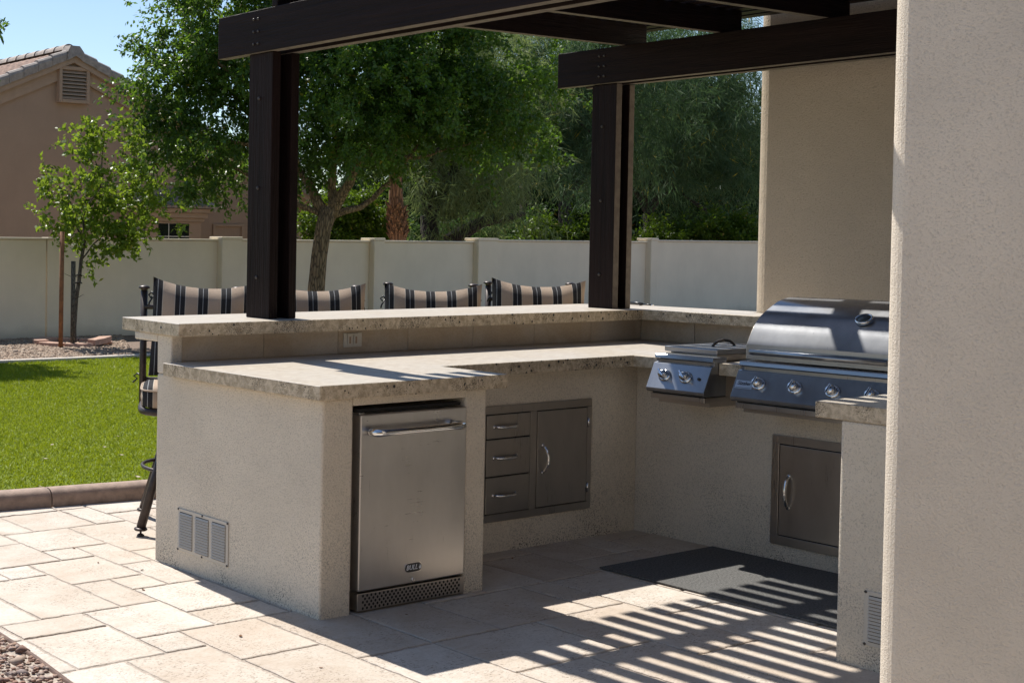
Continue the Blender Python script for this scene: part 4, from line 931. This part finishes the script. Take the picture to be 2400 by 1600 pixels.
# the staked young tree in its block ring
D2 = 19.35; yb = on_ground(173, 811, 0.03)
yt = thing('young_tree', 'slim young tree with bright green leaves tied to two stakes by the wall', 'tree', (yb[0], yb[1], 0.02))
P2 = lambda px, py, o=0.0: at_depth(px, py, D2+o)
part('trunk', MB().tube([yb, P2(173, 770), P2(178, 700), P2(185, 660), P2(190, 610), P2(200, 560)], [0.045, 0.040, 0.036, 0.030, 0.028, 0.022], 10), MT['bark_young'], yt)
for a_, b_, r in (((200, 560), (235, 440), .02), ((200, 560), (160, 450), .014), ((235, 440), (250, 310), .014), ((235, 440), (340, 410), .012), ((190, 610), (290, 520), .014), ((160, 450), (110, 415), .008), ((235, 440), (190, 330), .010), ((178, 700), (197, 690), .006), ((186, 650), (150, 640), .006), ((340, 410), (395, 415), .006)):
    limb(yt, P2(*a_), P2(*b_, rng.uniform(-.3, .3)), r, r*0.35, MT['bark_young'], 0.12, 6, 7)
yl = [blob(*b) for b in ((175, 455, 85, 62, D2), (120, 420, 42, 14, D2), (255, 345, 62, 62, D2), (190, 305, 42, 20, D2), (255, 285, 22, 22, D2), (255, 440, 105, 80, D2), (330, 425, 70, 62, D2), (385, 415, 30, 26, D2), (160, 520, 62, 62, D2), (250, 530, 80, 42, D2), (300, 555, 45, 40, D2), (215, 605, 52, 26, D2), (150, 570, 36, 40, D2), (315, 350, 55, 22, D2), (345, 500, 40, 26, D2), (140, 645, 24, 12, D2), (300, 300, 26, 14, D2))]
crown(yt, [dict(blobs=yl, ncl=680, per=9, llen=0.082, lwid=0.052, twig=0.17, droop=0.05, shell=0.55, flat=0.4, sprays=90, spray=0.46)], MT['leaf_young'])
for (pa, pb, lab, r) in (((142, 815), (146, 543), 'taller rusty stake standing left of the young tree', 0.033), ((170, 813), (172, 612), 'shorter brown stake standing against the young tree trunk', 0.034)):
    a = on_ground(*pa, 0.03); top = at_depth(*pb, float((a-CAM) @ RF)); s_ = thing('tree_stake', lab, 'stake', tuple(a), 'stakes supporting the young tree')
    part('stake_rod', MB().tube([a-np.array((0, 0, 0.08)), top], r, 9), MT['stake'] if pa[0] < 150 else MT['bark_young'], s_)
    if pa[0] > 150:
        for py in (645, 662):
            q = at_depth(180, py, D2); part('tie', MB().tube([q+np.array((0.075*math.cos(t_), 0.075*math.sin(t_), 0.01*math.sin(3*t_))) for t_ in np.linspace(0, 2*PI, 14)], 0.009, 6, cap=False), MT['dark'], s_)
rg = thing('tree_ring', 'ring of terracotta edging blocks around the foot of the young tree', 'edging', (10.42, 16.42, 0.02))
for k in range(8):
    a0_, a1_ = 2*PI*k/8+0.02, 2*PI*(k+1)/8-0.02; poly = [(10.42+0.60*math.cos(a0_+(a1_-a0_)*t/4), 16.42+0.60*math.sin(a0_+(a1_-a0_)*t/4)) for t in range(5)]+[(10.42+0.40*math.cos(a1_+(a0_-a1_)*t/4), 16.42+0.40*math.sin(a1_+(a0_-a1_)*t/4)) for t in range(5)]
    mb = MB().prism(poly, 0.0, 0.085+0.02*(k in (2, 3)))
    if k == 6: mb.v = [(x, y, z+0.05+(x-10.42)*0.10) for x, y, z in mb.v]
    part('edging_block', mb, MT['brick'], rg, 0.008)
# the tree outside the left edge whose branch tip reaches into the picture
lt = thing('garden_tree', 'leafy twig tips of a tree entering at the top left corner', 'tree', (7.6, 15.9, 0.02))
limb(lt, (7.6, 15.9, 0.0), (7.75, 16.1, 2.6), 0.10, 0.07, MT['bark'], 0.05, name='trunk')
for q in ((8.1, 16.6, 4.6), (7.4, 16.3, 4.6), (8.2, 15.6, 4.0), (9.36, 17.0, 4.72)): limb(lt, (7.75, 16.1, 2.55), q, 0.05, 0.012, MT['bark'], 0.1)
crown(lt, [dict(blobs=[((7.55, 16.2, 4.3), np.array((1.0, 1.0, 0.75)), 6), ((7.4, 15.9, 3.8), np.array((0.9, 0.9, 0.6)), 4), ((8.0, 16.5, 4.7), np.array((0.5, 0.5, 0.3)), 1.2), ((7.2, 16.0, 4.6), np.array((0.6, 0.6, 0.4)), 1)], ncl=1500, per=11, llen=0.085, lwid=0.045, twig=0.2, droop=0.2, shell=0.45, sprays=110, spray=0.5), dict(blobs=[((9.40, 17.0, 4.74), np.array((0.10, 0.15, 0.20)), 1)], ncl=9, per=9, llen=0.085, lwid=0.04, twig=0.16, droop=0.5, sprays=4, spray=0.22)], MT['leaf_big'])

# ------------------------------------------------------------------ trees and shrubs beyond the wall
def feather(name, label, base, fork_, limbs, blobs, mat, ncl, trunk_r, seed_len=0.30, per=10, droop=0.55):
    t = thing(name, label, 'tree', (base[0], base[1], -0.05), 'feathery trees beyond the garden wall')
    part('trunk', MB().tube([base, (base+fork_)/2+np.array((0.08, 0, 0)), fork_], [trunk_r*1.1, trunk_r, trunk_r*0.85], 10), MT['bark_dark'], t)
    for q, r in limbs:
        lo, pts = limb(t, fork_, q, r, r*0.35, MT['bark_dark'], 0.18)
        for _ in range(2):
            a_ = pts[rng.integers(4, 8)]; limb(t, a_, a_+unit(1)[0]*np.array((1.6, 1.0, 0.5))+np.array((0, 0, 0.7)), r*0.5, r*0.15, MT['bark_dark'], 0.2, 7, 6)
    crown(t, [dict(blobs=blobs, ncl=ncl, per=per, llen=seed_len, lwid=0.020, twig=0.45, droop=droop, shell=0.42, flat=0.3, var=0.3, sprays=ncl//22, spray=1.5)], mat)
    return t
def gnd(px, D): p = at_depth(px, 560, D); return np.array((p[0], p[1], -0.05))
DA = 29.0; A_ = lambda x, y, o=0.0: at_depth(x, y, DA+o)
feather('feathery_tree', 'feathery tree with thick dark trunk and one long low arching branch', gnd(1010, DA), A_(1005, 505),
        [(A_(1060, 380), .14), (A_(980, 380), .12), (A_(1130, 300), .08), (A_(1010, 250), .08)],
        [blob(*b) for b in ((1050, 300, 130, 110, DA), (1000, 180, 150, 130, DA, 0.5), (1130, 380, 140, 70, DA, -0.6), (1040, 445, 85, 52, DA, -0.8), (1160, 440, 110, 48, DA, -0.5), (1140, 150, 150, 130, DA))], MT['leaf_sage'], 3000, 0.22)
t_ = [o for o in COL.objects if o.name == 'feathery_tree'][0]
part('limb', MB().tube([A_(1048, 568), A_(1085, 545), A_(1130, 520), A_(1190, 510), A_(1230, 500)], [0.17, 0.16, 0.13, 0.09, 0.05], 9), MT['bark_dark'], t_)
DB = 32.0; B_ = lambda x, y, o=0.0: at_depth(x, y, DB+o)
feather('feathery_tree', 'feathery tree with twin dark trunks just left of the right post', gnd(1325, DB), B_(1325, 470),
        [(B_(1290, 400), .14), (B_(1370, 380), .13), (B_(1420, 280), .08), (B_(1310, 250), .08)],
        [blob(*b) for b in ((1330, 330, 110, 100, DB), (1420, 230, 160, 130, DB, 0.4), (1300, 405, 80, 45, DB, -0.5), (1260, 150, 150, 120, DB, 0.8), (1430, 110, 160, 110, DB), (1420, 370, 90, 55, DB))], MT['leaf_fine'], 3600, 0.20)
DC = 35.0; C_ = lambda x, y, o=0.0: at_depth(x, y, DC+o)
feather('feathery_tree', 'dense feathery dark green tree between the right post and the house wall', gnd(1525, DC), C_(1520, 500),
        [(C_(1560, 400), .12), (C_(1480, 430), .10), (C_(1650, 330), .08), (C_(1600, 440), .07), (C_(1530, 300), .08)],
        [blob(*b) for b in ((1560, 300, 150, 110, DC), (1690, 260, 130, 140, DC, -0.3), (1560, 180, 160, 110, DC, 0.5), (1700, 385, 100, 55, DC), (1520, 375, 80, 50, DC, -0.4), (1620, 90, 200, 100, DC))], MT['leaf_fine'], 3900, 0.17)
part('limb', MB().tube([C_(1720, 565), C_(1680, 530), C_(1650, 490), C_(1600, 455)], [0.10, 0.09, 0.06, 0.03], 8), MT['bark_dark'], [o for o in COL.objects if o.name == 'feathery_tree.002'][0])
DE = 41.0
feather('feathery_tree', 'tall feathery tree top rising behind the beams, farthest back', gnd(1230, DE), at_depth(1230, 400, DE), [(at_depth(1150, 250, DE), .12), (at_depth(1300, 250, DE), .12)],
        [blob(*b) for b in ((1000, 250, 200, 160, DE), (1230, 280, 200, 150, DE), (1450, 330, 220, 150, DE), (1650, 350, 200, 130, DE), (850, 330, 170, 130, DE), (1300, 90, 250, 120, DE))], MT['leaf_dark'], 5000, 0.2, 0.36)
# the palm
pb = gnd(930, 25.6)
pm = thing('palm_tree', 'palm with rough reddish brown trunk seen below the shade tree crown', 'palm', (pb[0], pb[1], -0.05))
pts = [at_depth(x, y, 25.6) for x, y in ((935, 640), (933, 560), (929, 500), (927, 440), (926, 330), (928, 230))]
part('trunk', MB().tube([pb]+pts[1:], [0.17, 0.165, 0.155, 0.13, 0.12, 0.11], 12), MT['bark_palm'], pm)
for k in range(44):
    t = 0.02+k/44*0.62; i = t*4; z0 = np.array(pts[1])*(1-t)+np.array(pts[3])*t; a = k*2.4; r0 = 0.165-0.03*t
    d = np.array((math.cos(a), math.sin(a), 0)); sd = np.array((-d[1], d[0], 0)); c = z0+d*r0*0.9
    part('trunk_boot', MB().add([c-sd*0.07-np.array((0, 0, .05)), c+sd*0.07-np.array((0, 0, .05)), c+sd*0.025+d*0.09+np.array((0, 0, .10)), c-sd*0.025+d*0.09+np.array((0, 0, .10)), c-d*.05+np.array((0, 0, .06))], [(0, 1, 2, 3), (0, 3, 4), (1, 4, 2), (3, 2, 4)]), MT['bark_palm'], pm)
V, Fc, T = leaves([(np.array(pts[-1]), np.array((0.9, 0.9, 0.5)), 1)], 160, 8, 0.55, 0.04, 0.5, 0.5)
part('fronds', fast_mesh('fronds', V-np.array(pm.location), Fc, MT['leaf_shrub'], T), MT['leaf_shrub'], pm, local=True)
# shrubs looking over the wall
for (nm, lab, D, bs, mt_, nc) in (
    ('shrub', 'bright yellow-green shrub behind the wall between shade tree trunk and palm', 26.5, ((800, 530, 60, 60), (850, 545, 45, 55), (820, 480, 55, 36)), 'leaf_shrub', 900),
    ('shrub', 'dark green shrub behind the wall below the arching branch', 33.5, ((1000, 540, 60, 40), (1120, 555, 90, 36), (1230, 545, 80, 40)), 'leaf_mesq', 700),
    ('shrub', 'small yellow-green shrub over the wall beside the right post', 30.0, ((1270, 560, 50, 24), (1340, 550, 60, 30), (1390, 555, 40, 30)), 'leaf_shrub', 500),
    ('shrub', 'glossy low shrub over the wall left of the house wall corner', 33.0, ((1600, 545, 60, 36), (1680, 550, 70, 30), (1740, 545, 50, 40), (1530, 560, 40, 20)), 'leaf_shrub', 900),
    ('hedge', 'dark mass of distant foliage closing the view behind the trees', 50.0, ((820, 470, 130, 90), (980, 450, 160, 100), (1150, 440, 150, 110), (1330, 450, 160, 100), (1500, 440, 160, 110), (1680, 440, 160, 110), (1250, 300, 160, 100), (1550, 260, 160, 110), (1000, 330, 160, 100), (1740, 320, 100, 120), (1250, 520, 260, 50), (1560, 520, 260, 50), (950, 520, 220, 50), (1900, 420, 180, 150), (2120, 430, 180, 150), (1950, 540, 200, 60), (2330, 440, 180, 140)), 'leaf_dark', 12000)):
    b0_ = gnd(bs[0][0], D); s_ = thing(nm, lab, 'shrub' if nm == 'shrub' else 'hedge', tuple(b0_))
    bl_ = [blob(*b, D) for b in bs]
    crown(s_, [dict(blobs=bl_, ncl=nc, per=12, llen=0.10 if D < 40 else 0.30, lwid=0.05 if D < 40 else 0.16, twig=0.35 if D < 40 else 0.6, droop=0.1, shell=0.5)], MT[mt_], 'foliage')
    for q in bl_[:3]: limb(s_, (q[0][0], q[0][1], -0.05), q[0], 0.04, 0.015, MT['bark_dark'], 0.1, 6, 6, 'stem')

# ------------------------------------------------------------------ the neighbour's gabled house
HY, PXK = 23.0, 14.46
SLP = 0.418
ho = thing('gabled_house', 'tan stucco house with tiled gable roof and louvred attic vent, beyond the wall', 'house', (14.5, HY, 0))
def hp_(name, mb, mat, parent=ho, bevel=0.0, **k): return part(name, mb, mat, parent, bevel, 2, **k)
def zr(x, off=0.0): return 5.39-SLP*abs(x-PXK)+off
xl, xr = 6.2, 21.35
hp_('wall', MB().extr([(xl, -0.08), (xr, -0.08), (xr, zr(xr, -0.05)), (PXK, zr(PXK, -0.05)), (xl, zr(xl, -0.05))], 'y', HY, HY+9) if False else (lambda m: m)(MB().add([(xl, HY, -0.08), (xr, HY, -0.08), (xr, HY, zr(xr, -.05)), (PXK, HY, zr(PXK, -.05)), (xl, HY, zr(xl, -.05)), (xl, HY+9, -0.08), (xr, HY+9, -0.08), (xr, HY+9, zr(xr, -.05)), (PXK, HY+9, zr(PXK, -.05)), (xl, HY+9, zr(xl, -.05))], [(0, 1, 2, 3, 4), (9, 8, 7, 6, 5), (1, 6, 7, 2), (0, 4, 9, 5), (2, 7, 8, 3), (3, 8, 9, 4)])), MT['stucco_far'])
def band(name, off0, off1, yf, yb):
    mb = MB()
    for sgn, xe in ((-1, xl), (1, xr+0.25)):
        v = []
        for y in (yf, yb):
            for x, o in ((PXK, off0), (xe, off0), (xe, off1), (PXK, off1)): v.append((x, y, zr(x, o)))
        mb.add(v, [(0, 1, 2, 3), (7, 6, 5, 4), (0, 4, 5, 1), (3, 2, 6, 7), (1, 5, 6, 2)])
    return hp_(name, mb, MT['trim'])
band('rake_board', -0.002, -0.17, HY-0.17, HY-0.001); band('rake_moulding', -0.171, -0.42, HY-0.07, HY-0.001)
# roof: corrugated tile slopes
def slope(sgn):
    rows = 20; ny = 150; V = []; per = 0.27
    ys_ = np.linspace(HY-0.02, HY+8.6, ny); amp = np.abs(np.sin(PI*(ys_-HY)/per))**0.7*0.055
    for r in range(rows):
        for e in (0, 1):
            s = (r+e)*0.365; x = PXK+sgn*(0.05+s*0.92)
            V += [(x, y, zr(x, 0.06)+a+(0.035 if e == 1 else 0.0)) for y, a in zip(ys_, amp)]
    fs = [(r*ny+i, r*ny+i+1, (r+1)*ny+i+1, (r+1)*ny+i) for r in range(2*rows-1) for i in range(ny-1)]
    hp_('tiled_slope', MB().add(V, fs, 0, True), MT['roof_tile'])
slope(-1); slope(1)
# rake tiles: one capped tile after another down both verges
TP = [(-0.20, -0.09), (-0.205, 0.05), (-0.185, 0.10), (-0.14, 0.135), (-0.08, 0.145), (-0.02, 0.13), (0.03, 0.09), (0.04, 0.03), (0.04, -0.05)]
def rake_mesh(sgn):
    n = len(TP); V = []
    for t, sc_ in ((0.0, 0.90), (1.0, 1.0)):
        x = sgn*0.385*t; V += [(x, y*sc_, z*sc_-SLP*0.385*t+(0.012 if t == 1 else -0.012)) for y, z in TP]
    return MB().add(V, [(i, i+1, n+i+1, n+i) for i in range(n-1)]+[tuple(range(n)), tuple(range(2*n-1, n-1, -1))], 0, False).mesh('rake_tile', MT['roof_rake'])
for sgn in (-1, 1):
    me = rake_mesh(sgn)
    for k in range(20 if sgn > 0 else 22):
        x = PXK+sgn*(0.16+0.337*k); o = part('rake_tile', me, MT['roof_rake'], ho, local=True); o.location = Vector((x, HY-0.02, zr(x, 0.03)))-ho.location
hp_('rake_apex_tile', MB().extr([(PXK-0.20, zr(PXK-.2, .16)), (PXK, 5.58), (PXK+0.20, zr(PXK+.2, .16)), (PXK+0.20, zr(PXK+.2, -.07)), (PXK, 5.36), (PXK-0.20, zr(PXK-.2, -.07))], 'y', HY-0.24, HY+0.05) if False else MB().add([(PXK-.2, HY-.235, zr(PXK-.2, -.06)), (PXK, HY-.235, 5.35), (PXK+.2, HY-.235, zr(PXK+.2, -.06)), (PXK+.2, HY-.235, zr(PXK+.2, .12)), (PXK+.11, HY-.20, 5.56), (PXK-.11, HY-.20, 5.56), (PXK-.2, HY-.235, zr(PXK-.2, .12)), (PXK-.2, HY+.05, zr(PXK-.2, .12)), (PXK-.11, HY+.05, 5.58), (PXK+.11, HY+.05, 5.58), (PXK+.2, HY+.05, zr(PXK+.2, .12))], [(0, 1, 5, 6), (1, 2, 3, 4), (1, 4, 5), (6, 5, 8, 7), (5, 4, 9, 8), (4, 3, 10, 9)]), MT['roof_rake'])
me = None
for k in range(21):
    if me is None:
        V = []; n = 9
        for t, sc_ in ((0.0, 1.0), (1.0, 0.88)): V += [(0.15*sc_*math.cos(PI*i/(n-1)), 0.42*t, 0.13*sc_*math.sin(PI*i/(n-1))) for i in range(n)]
        me = MB().add(V, [(i, i+1, n+i+1, n+i) for i in range(n-1)]+[tuple(range(n))], 0, True).mesh('ridge_tile', MT['roof_rake'])
    o = part('ridge_tile', me, MT['roof_rake'], ho, local=True); o.location = Vector((PXK, HY+0.04+0.40*k, 5.50))-ho.location
# attic vent
vt = hp_('attic_vent', MB(), MT['trim'])if False else hp_('attic_vent', MB().box(14.185, 14.80, HY-0.085, HY+0.01, 4.455, 5.075), MT['dark'])
for a, b, c, d in ((14.12, 14.195, 4.39, 5.14), (14.79, 14.865, 4.39, 5.14), (14.1955, 14.7895, 4.39, 4.465), (14.1955, 14.7895, 5.065, 5.14)): hp_('vent_frame', MB().box(a, b, HY-0.15, HY-0.001, c, d), MT['trim'], vt, 0.01)
for k in range(8):
    z = 4.475+0.0745*k; hp_('vent_louvre', MB().add([(14.196, HY-0.138, z), (14.789, HY-0.138, z), (14.789, HY-0.086, z+0.050), (14.196, HY-0.086, z+0.050), (14.196, HY-0.138, z+0.014), (14.789, HY-0.138, z+0.014), (14.789, HY-0.086, z+0.064), (14.196, HY-0.086, z+0.064)], [(0, 1, 5, 4), (4, 5, 6, 7), (0, 3, 2, 1)]), MT['trim'], vt)
# bay window with its own small tiled roof
BY = 22.45; sc_ = BY/HY
def bx_(px): return at_y(px, 540, BY)[0]
b0x, b1x = bx_(328), bx_(472)
bay = hp_('bay_window', MB().box(b0x, b1x, BY, HY-0.001, -0.08, 1.98), MT['stucco_far'], ho, 0.01)
for d_, c, e in ((0.05, 1.98, 2.06), (0.10, 2.06, 2.17), (0.16, 2.17, 2.26)): hp_('cornice', MB().box(b0x-d_, b1x+d_, BY-d_, HY-0.001, c, e-0.001), MT['trim'], bay, 0.012)
for pa, pb, nv in ((370, 442, 3), (308, 340, 1)):
    wa, wb = bx_(pa), bx_(pb); wd_ = part('window', MB().box(wa-0.02, wb+0.02, BY-0.012, BY+0.004, 0.9, 1.955), MT['trim'], ho)
    part('pane', MB().box(wa, wb, BY-0.016, BY-0.008, 0.92, 1.935), MT['glass'], wd_)
    for k in range(1, nv): part('muntin', MB().box(wa+(wb-wa)*k/nv-0.008, wa+(wb-wa)*k/nv+0.008, BY-0.024, BY-0.0165, 0.92, 1.935), MT['white'], wd_)
    part('muntin', MB().box(wa, wb, BY-0.0235, BY-0.0165, 1.655, 1.672), MT['white'], wd_)
me = None
ex0, ex1, zt0, zt1 = b0x-0.22, b1x+0.22, 2.27, 2.58
for k in range(12):
    for r in range(3):
        x = ex0+(ex1-ex0)*(k+0.5)/12; t = (r+0.5)/3; xi = x+( (ex0+ex1)/2-x)*0.28*t
        y = BY-0.22+(HY-BY+0.15)*r/3
        V = []; n = 7
        for q in (0.0, 1.0): V += [(0.085*math.cos(PI*i/(n-1))*(1-0.1*q), q*0.28, 0.065*math.sin(PI*i/(n-1))*(1-0.1*q)+q*0.115) for i in range(n)]
        if me is None: me = MB().add(V, [(i, i+1, n+i+1, n+i) for i in range(n-1)]+[tuple(range(n))], 0, True).mesh('bay_roof_tile', MT['roof_rake'])
        if abs(x-(ex0+ex1)/2) > (ex1-ex0)/2*(1-0.22*r/3): continue
        o = part('bay_roof_tile', me, MT['roof_rake'], bay, local=True); o.location = Vector((xi, y, zt0+(zt1-zt0)*r/3))-ho.location
xm0, xm1 = ex0+0.45, ex1-0.45
hp_('bay_roof', MB().add([(ex0, BY-.22, zt0), (ex1, BY-.22, zt0), (ex1, HY, zt0), (ex0, HY, zt0), (xm0, HY-0.05, zt1), (xm1, HY-0.05, zt1)], [(0, 1, 5, 4), (1, 2, 5), (3, 0, 4), (2, 3, 4, 5), (0, 3, 2, 1)]), MT['roof_tile'], bay)
for (a, b) in (((ex0, BY-.22, zt0), (xm0, HY-.1, zt1+.03)), ((ex1, BY-.22, zt0), (xm1, HY-.1, zt1+.03)), ((xm0, HY-.1, zt1+.03), (xm1, HY-.1, zt1+.03))):
    a, b = np.array(a), np.array(b)
    for k in range(4): hp_('hip_tile', MB().tube([a+(b-a)*k/4, a+(b-a)*(k+1)/4], [0.095, 0.075], 10), MT['roof_rake'], bay)
# recessed panel beside the bay
for pa, pb, c, d in ((497, 503, 0.5, 1.90), (564, 570, 0.5, 1.90), (497, 570, 1.90, 1.955)):
    a, b = at_y(pa, 540, HY)[0], at_y(pb, 540, HY)[0]; hp_('panel_frame', MB().box(a, b, HY-0.05, HY-0.001, c, d-0.001), MT['trim'], ho, 0.008)
# low far house among the trees
lh = thing('low_house', 'low pinkish stucco house glimpsed between the feathery trees', 'house', (34, 47, -0.05))
part('wall', MB().box(20, 75, 47, 53, -0.08, 2.55), mat_stucco('stucco_pink', (0.50, 0.34, 0.27), 20, 0.3, False, 0.06), lh)
part('roof', MB().add([(19.5, 46.4, 2.5), (75.5, 46.4, 2.5), (75.5, 53.6, 2.5), (19.5, 53.6, 2.5), (22, 50, 3.5), (73, 50, 3.5)], [(0, 1, 5, 4), (1, 2, 5), (2, 3, 4, 5), (3, 0, 4), (0, 3, 2, 1)]), MT['roof_tile'], lh)
